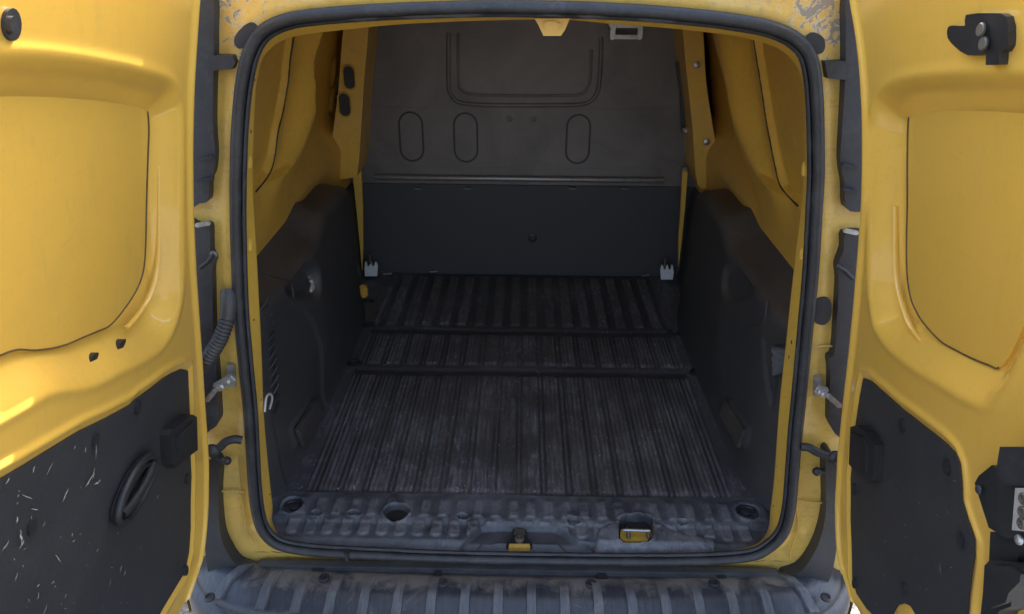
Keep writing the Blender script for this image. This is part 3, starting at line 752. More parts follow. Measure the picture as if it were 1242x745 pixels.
# ---- sill plate
def sillfn():
    nx, ny = 560, 74
    a = np.linspace(-1, 1, nx); ys = np.linspace(.002, .176, ny)
    Ag, Yg = np.meshgrid(a, ys, indexing='ij')
    wd = .545+.06*np.sqrt(np.clip(1-((.075-np.minimum(Yg, .075))/.073)**2, 0, 1))
    Xg = Ag*wd
    base = .566-.010*(1-sm(.075, .095, Yg))-.022*(1-sm(.004, .034, Yg))
    H = np.zeros_like(Xg)
    # back row: broad lumps; front row: tongue-ended ribs
    back = prof(Xg, .0425, .024, .006, .01)*sm(.094, .100, Yg)*(1-sm(.145, .170, Yg)); H += back*.004
    xr = ((Xg/.0425) % 1.0-.5)*.0425
    dd = np.hypot(xr, np.maximum(0, .052-Yg)*1.3)
    tong = (1-sm(.011, .016, dd))*(1-sm(.080, .092, Yg))
    rv = rng.uniform(.6, 1.0, 60)[(np.floor(Xg/.0425)+30).astype(int)]
    H += tong*.0065*rv*(np.abs(Xg) < .55)
    sp = lambda L_: [(PZ(u, v, .553).x, PZ(u, v, .553).y) for u, v in L_]
    pocket = sp([(548, 668), (583, 640), (610, 638.5), (676, 640), (690, 650), (702, 657), (722, 660), (722, 668)])
    s1 = sdf(pocket, Xg, Yg)
    H = H*(1-sm(.006, -.002, s1)); H -= .012*sm(0, .007, -s1)
    inner = sp([(562, 668), (584, 657), (610, 656), (676, 657), (700, 668)])
    s2 = sdf(inner, Xg, Yg); H += .008*sm(0, .005, -s2)
    plat = sp([(722, 668), (722, 655), (727, 643), (738, 639), (800, 639), (830, 650), (868, 656), (868, 668)])
    s3 = sdf(plat, Xg, Yg); H = H*(1-sm(.004, -.002, s3)); H += .006*sm(0, .006, -s3)
    hole = sp([(750, 640), (752, 634), (760, 630), (783, 630), (790, 634), (792, 645), (791, 657), (786, 661), (756, 661), (750, 657)])
    s4 = sdf(hole, Xg, Yg); H -= .035*sm(0, .004, -s4); H += .003*sm(.010, .004, np.abs(s4))*(s4 > 0)
    for u, v, hw, hh, dep in [(481, 622, 15, 9, .016), (384, 624, 7, 3, .008), (430, 624, 8, 3, .008), (562, 628, 7, 3, .008), (355, 614, 12, 9, .007), (906, 622, 13, 9, .007), (828, 634, 7, 3, .006), (696, 632, 8, 4, .006)]:
        c = PZ(u, v, .563); e = PZ(u+hw, v, .563).x-c.x; f = PZ(u, v-hh, .563).y-c.y
        q = np.hypot((Xg-c.x)/e, (Yg-c.y)/f)
        H = H*(1-.8*(1-sm(.9, 1.3, q))); H -= dep*1.3*(1-sm(.72, 1.05, q)); H += .003*np.exp(-((q-1.15)/.12)**2)
    Z = base+H
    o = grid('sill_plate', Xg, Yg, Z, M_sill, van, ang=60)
    at = o.data.attributes.new('rib', 'FLOAT', 'POINT'); at.data.foreach_set('value', np.clip(H/.0055+.25, 0, 1).ravel().astype(np.float32))
    return o
sill = sillfn()
for u, v, hw, hh in [(481, 623, 13, 7), (384, 625, 6, 2.4), (430, 625, 7, 2.4), (562, 629, 6, 2.4), (828, 635, 6, 2.4), (696, 633, 6, 3)]:
    c = PZ(u, v, .556); e = PZ(u+hw, v, .556).x-c.x; f = PZ(u, v-hh, .556).y-c.y
    panel('sill_hole_shade', ellipse((c.x, c.y), e, f, 0, 20), (lambda a, b, d, z=.552: Vector((a, b, z+d))), .002, -.02, M_black, sill, r=.001)  # black discs added in the dimples to paint the dark of open holes
# tie-down loops in the end pockets of the sill
for u, v in [(357, 614), (905, 621)]:
    c = PZ(u, v, .562); 
    tube('tie_down_loop', [c+Vector((.020*math.cos(t), .013*math.sin(t), .004)) for t in np.linspace(R(-20), R(200), 14)], .004, M_black, sill, n=8)
    lathe('pocket_plug', [(.013, -.004), (.013, .001), (.009, .003), (.002, .003)], M_dark, sill, Matrix.Translation(c), 18)
# door striker in the right-hand hole
mz = lambda z: (lambda a, b, d: Vector((a, b, z+d)))
def pz(L_, z): return [(PZ(u, v, z).x, PZ(u, v, z).y) for u, v in L_]
panel('striker_well', pz([(752, 650), (753, 645), (762, 642), (783, 643), (790, 646), (790, 654), (785, 659), (758, 659), (752, 656)], .535), mz(.535), .010, -.01, M_flange, sill, r=.003)
for u0 in (762, 786):
    a = PZ(u0, 646, .553); tube('striker_arm', [a+Vector((0, .014, -.004)), a+Vector((0, 0, .006)), a+Vector((0, -.012, -.006))], .0045, M_grimy, sill, n=8)
tube('striker_bar', [PZ(756, 643, .562), PZ(788, 644, .562)], .0038, M_zinc, sill, n=8)
panel('striker_base', pz([(757, 641), (763, 631), (783, 632), (789, 641)], .545), mz(.545), .004, -.01, M_black, sill, r=.002)
# centre striker
st = panel('lock_striker', pz([(614, 662), (615, 656), (620, 652), (622, 641), (638, 641), (640, 652), (645, 657), (646, 662)], .552), mz(.546), .007, -.02, M_black, sill, r=.003)
panel('striker_base', pz([(617, 664), (618, 661), (642, 661), (643, 664)], .55), mz(.546), .0085, -.01, M_body, st, r=.001)
c = PZ(630, 655, .555)
lathe('striker_bolt', [(.011, 0), (.011, .006), (.007, .008), (.006, .003), (.001, .003)], M_grimy, st, Matrix.Translation(c), 16)
panel('striker_wall', pz([(623, 648), (624, 642), (636, 642), (637, 648)], .553), mz(.553), .004, -.01, M_grimy, st, r=.002)

# ---- strips between seal and bumper
def xrow(name, y0, y1, z0, z1, w, mat, bev=.004): return box(name, (0.0, (y0+y1)/2, (z0+z1)/2), (w, abs(y1-y0), z1-z0), mat, van, bev)
xrow('sill_strip', -.026, .004, .478, .519, 1.19, M_strap, .006)
xrow('sill_channel', -.060, -.018, .470, .505, 1.22, M_strap, .003)
for u, v, wd in [(389, 684, .032), (532, 691, .020), (729, 695, .026), (872, 693, .024)]:
    c = PZ(u, v, .508); box('channel_clip', (c.x, -.028, .508), (wd, .024, .012), M_black, van, .002)
for u in (421,):
    c = PY(u, 674, -.02); box('seal_joint', c, (.010, .014, .026), M_rubber, van, .002)

# ---- bumper with step ribs
pth = [(-.67, .40), (-.67, .12), (-.655, .04), (-.62, -.003), (-.54, -.025), (-.3, -.038), (0, -.042), (.3, -.038), (.54, -.025), (.62, -.003), (.655, .04), (.67, .12), (.67, .40)]
BP = resample(catmull([Vector((a, b, 0)) for a, b in pth], 8, False), 200, False)[:, :2]
T = np.gradient(BP, axis=0); BN = np.stack([T[:, 1], -T[:, 0]], 1); BN /= np.linalg.norm(BN, axis=1)[:, None]
pr = [(-.03, .46), (-.012, .508), (0, .514), (.02, .515), (.045, .514), (.062, .509), (.074, .499), (.086, .489), (.094, .486), (.098, .478), (.100, .474), (.112, .472), (.122, .462), (.126, .44), (.126, .34), (.10, .25), (.04, .22)]
endk = np.clip(np.abs(BP[:, 0])-.66, 0, 1)
Xg = np.stack([BP[:, 0]+BN[:, 0]*o_ for o_, z in pr], 1); Yg = np.stack([BP[:, 1]+BN[:, 1]*o_ for o_, z in pr], 1); Zg = np.stack([np.full(len(BP), z) for o_, z in pr], 1)
bumper = grid('rear_bumper', Xg, Yg, Zg, M_bumper, van, ang=50)
pro = [(.004, .5135), (.02, .516), (.045, .515), (.062, .510), (.074, .500), (.086, .4905), (.093, .487)]
for k in range(-8, 10):
    xc = -.040+.0712*k; V = []
    wds = [.0085]*7
    for i, (o_, z) in enumerate(pro):
        yy = np.interp(xc, BP[:, 0], BP[:, 1]); nx_ = np.interp(xc, BP[:, 0], BN[:, 0]); ny_ = np.interp(xc, BP[:, 0], BN[:, 1])
        h = .0075 if i > 0 else .002
        sl_ = .10*xc*o_*2
        for dx, dz in ((-.0105, -.003), (-.0088, h), (.0088, h), (.0105, -.003)):
            V.append((xc+dx*(1+o_*2)+nx_*o_+sl_, yy+ny_*o_-(.004 if dz > 0 and i == 6 else 0), z+dz))
    Fc = grid_faces(7, 4)+[(0, 1, 2, 3), (24, 25, 26, 27)]
    mk('step_rib', V, Fc, M_rib_lit, bumper, ang=30)
for u, v in [(393, 701), (537, 707), (717, 708), (866, 707), (253, 722), (1003, 722)]:
    c = PZ(u, v, .519)
    lathe('bumper_screw', [(.0125, -.002), (.0125, .002), (.010, .0035), (.0075, .0035), (.007, .0005), (.001, .0005)], M_dark, bumper, Matrix.Translation((c.x, c.y, .5185 if 300 < u < 950 else .512)), 16)
# bumper ends rising beside the pillars
bl = [(268, 560), (267, 600), (270, 640), (277, 662), (291, 681), (314, 692), (300, 702), (262, 706), (250, 640), (253, 560)]
br = [(999, 548), (999, 612), (993, 646), (980, 674), (966, 690), (948, 697), (965, 706), (1000, 704), (1014, 640), (1013, 560)]
for L_ in (bl, br):
    q = [(p.x, p.y) for p in catmull([Vector((PY(u, v, -.01).x, PY(u, v, -.01).z, 0)) for u, v in L_], 5)]
    panel('bumper_end', q, plane_y(-.01), .022, -.03, M_bend, van, r=.008)

# ---- pillar furniture on the frame
def pil(name, px, mat, t=.02, y=-.0, r=.004, par=van, smooth_=True):
    q = pxy(px, y)
    if smooth_: q = [(p.x, p.y) for p in catmull([Vector((a, b, 0)) for a, b in q], 3)]
    return panel(name, q, plane_y(y), t, -.02, mat, par, r=r)
t1 = pil('pillar_trim', [(250, -6), (262.5, -4), (263, 40), (263, 75), (262, 110), (262, 150), (264.5, 185), (262, 207), (257.5, 216), (256, 240), (246, 244), (222, 248), (222, 150), (228, 60)], M_dark, .018)
for v in (192, 218): box('trim_step', PY(250, v, -.022), (.030, .010, .006), M_dark, t1, .002, (0, -.25, 0))
t2 = pil('pillar_trim', [(222, 273), (243, 272), (257, 271.5), (258.5, 290), (259, 303), (264, 312), (261, 322), (261, 345), (262, 400), (265, 440), (268, 490), (268, 508), (258, 517), (240, 520), (225, 400)], M_dark, .018)
box('trim_step', PY(246, 272, -.024), (.028, .008, .008), M_zinc, t2, .002, (0, -.2, 0))
tube('trim_rod', [PY(243, 325, -.03), PY(252, 318, -.03), PY(259, 309, -.03)], .004, M_black, t2, n=8)
dimple('trim_screw', PY(259.5, 309, -.024), .008, M_grimy, t2, (0, -1, 0), .6)
t3 = pil('pillar_trim', [(1023, -6), (1022, 40), (1021, 100), (1018, 150), (1015.5, 188), (1018, 208), (1021, 222), (1023, 250), (1040, 254), (1062, 250), (1060, 150), (1050, 60), (1046, -6)], M_dark, .018)
for v in (202, 231): box('trim_step', PY(1030, v, -.022), (.030, .010, .006), M_dark, t3, .002, (0, .25, 0))
t4 = pil('pillar_trim', [(1022, 281), (1020, 300), (1012, 319), (1014, 337), (1012, 380), (1009, 424), (1002, 432), (1004, 451), (1003, 500), (1004, 511), (1014, 525), (1030, 522), (1045, 430), (1060, 300), (1050, 280)], M_dark, .018)
box('trim_step', PY(1032, 281, -.024), (.028, .008, .008), M_zinc, t4, .002, (0, .2, 0))
tube('trim_rod', [PY(1014, 322, -.03), PY(1024, 328, -.03), PY(1034, 338, -.03)], .004, M_black, t4, n=8)
# check-strap housings
pil('strap_housing', [(261, 66), (286, 66), (290, 74), (286, 82), (261, 84)], M_dark, .022, smooth_=False)
pil('strap_housing', [(996, 73), (1022, 73), (1022, 95), (999, 93)], M_dark, .022, smooth_=False)
# rubber plugs
def plug(px, **k): return pil('rubber_plug', px, M_dark, .007, r=.003, **k)
plug([(285, 52), (287, 42), (297, 31), (306, 27), (313, 32), (311, 42), (301, 54), (291, 59)])
plug([(977, 46), (982, 40), (990, 40), (998, 46), (1000, 56), (996, 64), (986, 64)])
plug([(988, 364), (996, 360), (1005, 362), (1008, 372), (1006, 386), (999, 393), (989, 391), (984, 380)])
# corrugated wiring conduit
cp = catmull([PY(277, 352, -.012), PY(277.5, 366, -.024), PY(276, 385, -.035), PY(270, 404, -.042), PY(262, 420, -.045), PY(253, 434, -.045), PY(246, 448, -.035)], 16, False)
cp = resample(cp, 150, False); rad = [.0135+.0016*math.cos(i*1.05) if 40 < i < 122 else .0150-.0005*abs(i-20)/20 for i in range(150)]
tube('wiring_conduit', cp, .013, plastic('conduit_rubber', (.045, .045, .045), .5, 300, .2, .6, (.16, .15, .13), 14), van, n=16, radii=rad)
# hinges
for s_, K in ((-1, [(276, 441), (286, 441), (286.5, 469), (276, 466)]), (1, [(986, 456), (995, 455), (996, 474), (987, 480)])):
    h_ = pil('hinge', K, M_zinc, .009, r=.002, smooth_=False)
    if s_ < 0: A0, B0, D0 = PY(284, 456, -.02), PY(262, 472, -.035), PY(250, 487, -.035)
    else: A0, B0, D0 = PY(989, 470, -.02), PY(1002, 478, -.035), PY(1020, 494, -.035)
    dv = (B0-A0); an = math.atan2(dv.z, dv.x)
    box('hinge_arm', (A0+B0)/2, (dv.length*1.15, .012, .020), M_zinc, h_, .003, (0, -an, 0))
    box('hinge_arm', (B0+D0)/2, ((D0-B0).length, .010, .010), M_zinc, h_, .003, (0, -math.atan2((D0-B0).z, (D0-B0).x), 0))
    for k in (.25, .6): 
        p = A0.lerp(B0, k); lathe('hinge_pin', [(.0065, 0), (.0065, .014), (.003, .016)], M_zinc, h_, Matrix.Translation(p) @ Matrix.Rotation(R(90), 4, 'X'), 10)
# stay arms reaching out of the pillar
for pts, kn in (([(293, 534), (284, 533), (274, 536), (266, 543), (258, 547), (250, 549)], (275, 559)), ([(972, 542), (981, 543), (990, 548), (1000, 552), (1013, 555), (1020, 556)], (991, 572))):
    P = [PY(u, v, -.022-.004*i) for i, (u, v) in enumerate(pts)]
    a = tube('door_stay', catmull(P, 5, False), .009, M_black, van, n=10)
    dimple('stay_pad', PY(*pts[-2], -.04), .016, M_black, a, (0, -1, 0), .7)
    dimple('stay_knob', PY(*kn, -.018), .010, M_black, a, (0, -1, 0), .9)
    tube('stay_stem', [PY(kn[0]+(-14 if kn[0] < 600 else 14), kn[1]-1, -.018), PY(kn[0], kn[1], -.018)], .006, M_black, a, n=8)
# frame seams low on the pillars
for px in ([(268, 596), (280, 595), (297, 597)], [(966, 606), (980, 609), (999, 610)], [(288, 597), (294, 610), (298, 640), (306, 658)], [(966, 615), (968, 640), (962, 660), (958, 678)], [(983, 424), (996, 420), (1009, 420)]):
    tube('frame_seam', catmull([PY(u, v, -.0) for u, v in px], 4, False), .0022, M_body, van, n=6)

# ------------------------------------------------------------------ rear doors
def make_door(side, W, hinge_px, rim, recP_hidden, dpx, names):
    """pressed inner panel over the surface |x| = XD(z) - d"""
    pass
def door(side, W, hinge, rimpx, rimclose, lowlip, zb=.36, zt=1.80, res=.0034, trim_poly=None, sag=None, wellpx=None):
    D0 = .03
    h = lambda L_, d=D0: [hit(u, v, side, XD, d) for u, v in L_]
    he = h(hinge, D0); o = np.argsort([p[1] for p in he])
    zh = [he[i][1] for i in o]; yh = [he[i][0] for i in o]
    zh = [zh[0]-.004]+zh; yh = [-.25]+yh; zb = zh[0]; zs = np.arange(zb, zt, res); ycol = np.interp(zs, zh, yh)
    ycol = np.convolve(np.r_[[ycol[0]]*6, ycol, [ycol[-1]]*6], np.ones(13)/13, 'valid')
    na = int(W/res); a = np.linspace(0, 1, na)
    Ag, Zg = np.meshgrid(a, zs, indexing='ij'); Yh = np.tile(ycol, (na, 1))
    Yg = Yh+(-W-Yh)*Ag
    rim = [(q.x, q.y) for q in catmull([Vector((*p, 0)) for p in h(rimpx)], 5, False)]
    poly = rim+rimclose
    s1 = sdf(poly, Yg, Zg)
    d = np.full_like(Yg, D0)
    d -= .036*sm(.0, .058, -s1)
    d += .0015*np.exp(-((s1)/.008)**2)
    # hinge edge rolls over
    e = Yh-Yg; d -= .030*(1-sm(0, .012, e))**1.5; d += .0035*np.exp(-((e-.016)/.005)**2)-.003*sm(.02, .03, e)*1
    fe = Yg+W; d -= .03*(1-sm(0, .012, fe))
    # lip round the trim board
    if trim_poly is not None:
        s2 = sdf(trim_poly, Yg, Zg)
        d += .004*np.exp(-((s2-.014)/.006)**2) - .004*sm(.004, -.004, s2)
    if sag: d += sag(Yg, Zg, s1)
    Xg = side*(np.interp(Zg, XDz, XDx)-d)
    do = grid('rear_door', Xg, Yg, Zg, M_door, van, ang=65)
    do['label'] = 'left rear door swung open, scratched black lower board' if side < 0 else 'right rear door swung open, carrying the lock mechanism'
    # outer skin and the roll joining it
    o_ = Xg+side*.045
    Vs = []; na2, nb2 = Xg.shape
    st = 12; O = np.stack([o_[::st, ::st], Yg[::st, ::st], Zg[::st, ::st]], -1)
    O[..., 0] = side*(np.interp(O[..., 2], XDz, XDx)+.02)
    grid('outer_skin', O[..., 0], O[..., 1], O[..., 2], M_door, do)
    for idx in (0, -1):
        E = np.stack([Xg[idx], Yg[idx], Zg[idx]], -1)[::4]; E2 = E.copy(); E2[:, 0] = side*(np.interp(E[:, 2], XDz, XDx)+.02); E2[:, 1] += .0005*(1 if idx == 0 else -1)
        A = np.stack([E, E2], 0); grid('edge_fold', A[..., 0], A[..., 1], A[..., 2], M_door, do)
    MD = lambda a_, b_, dd: Vector((side*(XD(b_)-dd), a_, b_))
    return do, MD, h
smooth2 = lambda L_, n=5: [(q.x, q.y) for q in catmull([Vector((*p, 0)) for p in L_], n)]

# left door (the wide one)
hL = lambda L_, d=.03: [hit(u, v, -1, XD, d) for u, v in L_]
trimL_px = [(231, 450), (224, 448), (212, 453), (201, 460), (186, 472), (168, 485), (161, 492), (132, 508), (101, 523), (67, 544), (30, 567), (0, 585)]
tl = hL(trimL_px, .032); tlr = hL([(233, 500), (235, 579), (234, 640), (232, 670), (227, 694), (215, 714)], .032)
# the board carries on past the picture's left and lower edges
tle = hL([(-60, 622), (-150, 672)], .032)
trimL = list(reversed(tlr)) + tl + tle + [(-.775, tle[-1][1]-.05), (-.775, .70), (-.76, .655), (-.3, tlr[-1][1]+.004)]
rimL = [(0, 60), (50, 62), (101, 68), (140, 75), (168, 81), (201, 91), (214, 100), (221, 116), (224, 134), (225, 200), (225, 260), (225, 330), (222, 367), (213, 400), (198, 424), (175, 440), (150, 452), (114, 470), (67, 478), (33, 497), (0, 516)]
e0 = hL([(0, 516)])[0]; e1 = hL([(0, 60)])[0]
closeL = [(-.79, e0[1]-.04), (-.80, 1.1), (-.80, 1.5), (-.79, e1[1]+.0)]
hingeL = [(247, -20), (245, 0), (241, 60), (238, 110), (236.5, 180), (237, 250), (240, 320), (244, 380), (248, 440), (251, 490), (254, 530), (255.5, 562), (255, 600), (253.5, 630), (249, 672), (243, 695)]
def sagL(Y_, Z_, s1):
    w_ = hL([(176, 330), (150, 378), (60, 427), (0, 434)])
    return .006*np.exp(-((s1+.045)/.012)**2)*(Z_ < 1.08)
doorL, MDL, _ = door(-1, .85, hingeL, rimL, closeL, None, trim_poly=trimL, sag=sagL)
wpL = [(0, 90), (42, 92.5), (84, 97), (134, 104), (161, 109.5), (170, 115), (176, 125), (179, 140), (180, 160), (178.5, 201), (177, 250), (176, 300), (173, 330), (165, 352), (151, 374), (134, 394), (118, 402), (101, 409), (80, 418), (60, 423), (40, 425), (23, 424), (10, 427), (0, 431)]
w0 = hL(wpL, -.004)
wq = [(q.x, q.y) for q in catmull([Vector((*p, 0)) for p in w0], 4, False)]+[(-.76, w0[-1][1]-.03), (-.775, 1.2), (-.775, 1.5), (-.76, w0[0][1])]
wb = panel('window_blank', wq, MDL, -.001, -.012, M_door, doorL, r=.003, step=.04)
tube('blank_seam', [MDL(a, b, -.0032) for a, b in wq[:-4]], .0012, M_seam, doorL, n=6)
# soft pressed contour just outside the blank
cl = hL([(190, 200), (190, 300), (187, 335), (178, 362), (165, 382), (152, 397)], 0.0)
tube('pressed_crease', catmull([MDL(a, b, .002) for a, b in cl], 5, False), .004, M_door, doorL, n=8, flat=.5)
brdL = panel('trim_board', trimL, MDL, .031, .018, M_trimdoor, doorL, r=.003, step=.04)
brdL['label'] = 'black lower board with pale scratches and an oval pull'
# pull handle: rim ring and dished cup
hc = hL([(161, 592)], .034)[0]; ha = hL([(184, 556)], .034)[0]; hb = hL([(139, 628)], .034)[0]
ax = Vector((ha[0]-hb[0], ha[1]-hb[1], 0)); rot = math.atan2(ax.y, ax.x); la = ax.length/2
cw = hL([(148, 577)], .034)[0]; lbm = .036
el = ellipse(hc, la, lbm, rot, 36); 
hdl = panel('pull_handle', el, MDL, .037, .03, M_black, brdL, r=.003)
tube('handle_rim', [MDL(a, b, .041) for a, b in el], .0065, M_black, hdl, closed=True, n=10)
tube('handle_rim', [MDL(a, b, .040) for a, b in ellipse((hc[0]+.002, hc[1]-.003), la*.78, lbm*.66, rot, 30)], .0035, M_black, hdl, closed=True, n=8)
tube('grip_bar', catmull([MDL(hc[0]-ax.normalized().x*la*k_+.002, hc[1]-ax.normalized().y*la*k_-.006+.006*k_*k_, .046-.006*k_*k_) for k_ in (-.85, -.5, 0, .5, .85)], 5, False), .0075, M_black, hdl, n=10)
def stud(px, side, par, MD, d, ra, rb, mat, hh=.004, name='trim_clip', rot=0):
    c = hit(px[0], px[1], side, XD, d); return panel(name, ellipse(c, ra, rb, rot, 18), MD, d+hh, d-.004, mat, par, r=min(hh*.8, ra*.4))
for p in [(117, 534), (228, 581), (226, 692), (168, 486.5+8), (40, 640)]:
    stud(p, -1, brdL, MDL, .031, .0085, .011, M_black)
# hinge cover block
hk = smooth2(hL([(209, 528), (212, 521), (236, 503), (241, 506), (242, 546), (234, 552), (216, 567), (211, 562)], .05), 1)
blk = panel('hinge_cover', hk, MDL, .052, .02, M_black, doorL, r=.005)
panel('cover_face', hL([(214, 530), (234, 511), (236, 544), (217, 558)], .05), MDL, .0545, .045, M_black, blk, r=.003)
cp_ = stud((15, 30), -1, doorL, MDL, .030, .0125, .0145, M_dark, .006, 'rubber_cap')
stud((16, 30), -1, cp_, MDL, .035, .0065, .0075, M_dark, .004, 'cap_nub')
for p in [(146, 419), (112, 436)]:
    c = hit(p[0], p[1], -1, XD, .006); panel('drain_slot', ellipse(c, .013, .006, R(12), 18), MDL, .0105, -.01, M_black, doorL, r=.002)
# pale scratches: raised burrs of torn plastic, one joined piece
V = []; Fc = []
def scratch(u, v, L_, wd, an, side=-1, d=.0316):
    wd *= .62; L_ *= .85
    c = hit(u, v, side, XD, d); n = 7; b0 = len(V); MD = MDL if side < 0 else MDR
    for i in range(n):
        t = (i/(n-1)-.5)*L_; w2 = wd*(1-abs(2*i/(n-1)-1)**1.5)*rng.uniform(.4, 1)+.0001; j = rng.normal(0, wd*.35)
        for s_ in (-1, 1):
            a_ = c[0]+math.cos(an)*t-math.sin(an)*(w2*s_+j); z_ = c[1]+math.sin(an)*t+math.cos(an)*(w2*s_+j)
            V.append(MD(a_, z_, d+.0008*(1 if 0 < i < n-1 else 0)))
    for i in range(n-1): Fc.append((b0+2*i, b0+2*i+1, b0+2*i+3, b0+2*i+2))
for u, v, l_, wd, an in [(116, 548, .028, .0012, 1.4), (108, 583, .028, .0035, .3), (118, 585, .022, .003, -.3), (113, 575, .02, .0025, 1.2), (79, 600, .022, .003, .7), (40, 570, .010, .002, 1), (20, 631, .010, .0028, 1.2),
        (25, 652, .026, .003, 1.5), (26, 660, .014, .003, .4), (70, 678, .028, .0012, -1.2), (33, 603, .03, .0008, -.9), (42, 618, .02, .0012, -.8), (53, 636, .008, .0015, .5), (191, 602, .008, .0026, .2), (146, 690, .016, .0014, .9),
        (151, 695, .012, .0014, .7), (133, 707, .012, .0014, 1), (19, 700, .012, .0016, .8), (46, 710, .006, .0026, 0), (87, 649, .006, .002, 1), (89, 656, .006, .002, 0), (103, 546, .01, .0016, 1.2), (90, 543, .006, .0015, 1), (64, 706, .008, .0014, 0),
        (46, 723, .010, .0012, 1.3), (54, 740, .016, .0016, .6), (118, 667, .006, .0016, .2), (8, 660, .012, .0012, .5), (4, 665, .01, .0012, .3), (79, 723, .006, .0016, 1), (9, 583, .01, .002, .4), (60, 568, .02, .001, .5)]:
    scratch(u, v, l_, wd, an)
for i in range(34):
    scratch(rng.uniform(0, 215), rng.uniform(590, 740), rng.uniform(.002, .006), rng.uniform(.0004, .001), rng.uniform(0, 3))
M_scr, _t, _b = newmat('torn_plastic'); _b.inputs['Base Color'].default_value = (.44, .40, .33, 1); _b.inputs['Roughness'].default_value = .8
mk('scratch_marks', V, Fc, M_scr, brdL, kind='stuff')

# right door (the narrow one)
hR = lambda L_, d=.03: [hit(u, v, 1, XD, d) for u, v in L_]
tr_px = [(1044, 459), (1052, 462), (1070, 478), (1090, 496), (1108, 510), (1127, 525), (1143, 538), (1154, 550), (1159, 562), (1161, 580), (1162, 606), (1169, 630), (1177, 653), (1177, 675), (1174, 696), (1171, 720), (1169, 745)]
tr = hR(tr_px, .032); trb = hR([(1110, 760), (1107, 745), (1101, 735), (1093, 731), (1085, 734), (1080, 742), (1077, 754), (1060, 750), (1048, 738), (1036, 720), (1031, 700), (1029, 629), (1029, 580), (1034, 520), (1040, 480)], .032)
trimR = tr+[(tr[-1][0]+.0, .76), (tr[-1][0]+.03, .715)]+trb
rimR = [(1212, 84), (1170, 85), (1130, 88), (1100, 92), (1082, 97), (1068, 105), (1058, 117), (1053, 140), (1051, 168), (1050, 260), (1050, 337), (1053, 370), (1057, 394), (1066, 412), (1080, 428), (1105, 448), (1135, 466), (1165, 484), (1195, 495), (1215, 478), (1235, 440), (1258, 395), (1285, 330), (1288, 200), (1285, 110), (1260, 86)]
hingeR = [(1025, -20), (1028, 0), (1035, 40), (1040, 84), (1043, 140), (1043.5, 201), (1042, 250), (1039, 290), (1034, 351), (1028, 418), (1020, 490), (1014, 545), (1011, 600), (1011.5, 640), (1014, 673), (1021, 700)]
yR = min(p[0] for p in hR([(1240, 160), (1240, 300), (1190, 660), (1215, 610)]))
doorR, MDR, _ = door(1, .64, hingeR, rimR, [], None, trim_poly=trimR, sag=lambda Y_, Z_, s1: .006*np.exp(-((s1+.045)/.012)**2)*(Z_ < 1.08))
wpR = [(1232, 118), (1204, 113), (1170, 114), (1147, 116), (1120, 121.5), (1111, 127), (1105, 136), (1102, 151), (1101, 200), (1101, 250), (1100, 300), (1101, 335), (1105, 361), (1111, 376), (1120, 391), (1140, 413), (1160, 425), (1180, 435), (1200, 443), (1212, 446), (1228, 425), (1245, 385), (1262, 330), (1268, 250), (1268, 150), (1260, 120)]
w0 = hR(wpR, -.004); wq = smooth2(w0, 4)
panel('window_blank', wq, MDR, -.001, -.012, M_door, doorR, r=.003, step=.04)
tube('blank_seam', [MDR(a, b, -.0032) for a, b in wq[:4*19+1]], .0012, M_seam, doorR, n=6)
cl = hR([(1088, 250), (1088, 320), (1091, 350), (1098, 375), (1107, 397), (1120, 414)], 0)
tube('pressed_crease', catmull([MDR(a, b, .002) for a, b in cl], 5, False), .004, M_door, doorR, n=8, flat=.5)
brdR = panel('trim_board', trimR, MDR, .031, .018, M_trimdoor, doorR, r=.003, step=.04)
brdR['label'] = 'clean black lower board with a rounded cut-out in its lower edge'
for p in [(1093, 517), (1147, 567), (1035, 593), (1164, 655), (1095, 714), (1036, 707)]:
    stud(p, 1, brdR, MDR, .031, .008, .012, M_black)
hk = hR([(1028, 518), (1034, 516), (1046, 523), (1057, 540), (1055, 583), (1048, 586), (1026, 563)], .05)
blk = panel('hinge_cover', hk, MDR, .050, .02, M_black, doorR, r=.005)
panel('cover_face', hR([(1031, 524), (1045, 531), (1050, 543), (1049, 574), (1030, 560)], .05), MDR, .0525, .045, M_black, blk, r=.003)
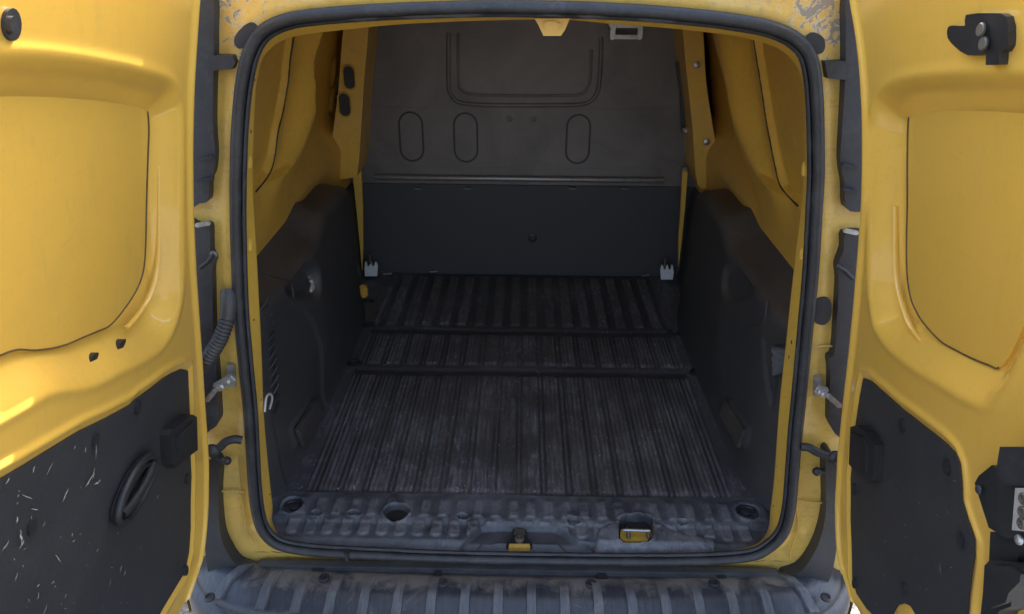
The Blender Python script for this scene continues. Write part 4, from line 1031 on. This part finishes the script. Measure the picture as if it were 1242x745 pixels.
# lock mechanism on the free edge
lk = panel('lock_case', hR([(1177, 586), (1182, 577), (1198, 564), (1207, 571), (1213, 580), (1214, 650), (1206, 647), (1194, 640), (1187, 618)], .05), MDR, .05, .015, M_black, doorR, r=.005)
dimple('case_rivet', MDR(*hR([(1185, 594)], .052)[0], .050), .006, M_dark, lk, (-1, 0, 0), .5)
panel('case_hood', hR([(1217, 542), (1250, 542), (1250, 590), (1222, 588), (1212, 574)], .06), MDR, .068, .02, M_dark, lk, r=.004)
panel('case_body', hR([(1207, 571), (1222, 588), (1250, 586), (1250, 652), (1215, 652), (1206, 646)], .06), MDR, .062, .02, M_black, lk, r=.005)
pc = panel('latch_plate', hR([(1229, 592), (1250, 592), (1250, 646), (1225, 643)], .07), MDR, .070, .05, M_bolt, lk, r=.002)
for p in [(1240, 605), (1239, 621), (1238, 635)]:
    c = hR([p], .072)[0]
    lathe('latch_bolt', [(.0065, 0), (.0065, .002), (.0055, .003), (.0035, .003), (.003, .001), (.001, .001)], M_grimy, pc, Matrix.Translation(MDR(*c, .070)) @ Matrix.Rotation(R(-90), 4, 'Y'), 14)
panel('lock_arm', hR([(1202, 645), (1234, 648), (1240, 662), (1232, 690), (1200, 690)], .035), MDR, .040, .015, M_black, lk, r=.004)
panel('lower_handle', hR([(1194, 686), (1200, 680), (1228, 682), (1244, 694), (1243, 707), (1228, 721), (1226, 736), (1212, 741), (1205, 760), (1188, 756), (1192, 720)], .05), MDR, .056, .015, M_black, lk, r=.006)
panel('handle_face', hR([(1206, 686), (1226, 687), (1239, 697), (1238, 706), (1224, 720), (1221, 731), (1202, 738)], .055), MDR, .062, .04, M_black, lk, r=.006)
dimple('case_rivet', MDR(*hR([(1238, 655)], .06)[0], .062), .006, M_zinc, lk, (-1, 0, 0), .6)
# upper lock
ul = panel('upper_lock', smooth2(hR([(1146, 34), (1152, 31), (1167, 31), (1168, 18), (1200, 16), (1216, 20), (1219, 45), (1214, 62), (1190, 66), (1170, 67), (1155, 57), (1146, 46)], .038), 2), MDR, .040, .015, M_black, doorR, r=.005)
for p in [(1178, 36), (1181, 53)]:
    c = hR([p], .05)[0]; lathe('lock_bolt', [(.0070, 0), (.0070, .002), (.006, .003), (.001, .003)], M_grimy, ul, Matrix.Translation(MDR(*c, .039)) @ Matrix.Rotation(R(-90), 4, 'Y'), 14)
panel('lock_lip', hR([(1192, 62), (1208, 62), (1208, 78), (1192, 79)], .04), MDR, .04, .015, M_black, ul, r=.003)
V = []; Fc = []
for i in range(16): scratch(rng.uniform(1045, 1165), rng.uniform(560, 740), rng.uniform(.003, .007), rng.uniform(.0004, .0009), rng.uniform(0, 3), 1)
scratch(1141, 690, .02, .0008, 1.2, 1)
mk('scratch_marks', V, Fc, M_scr, brdR, kind='stuff')
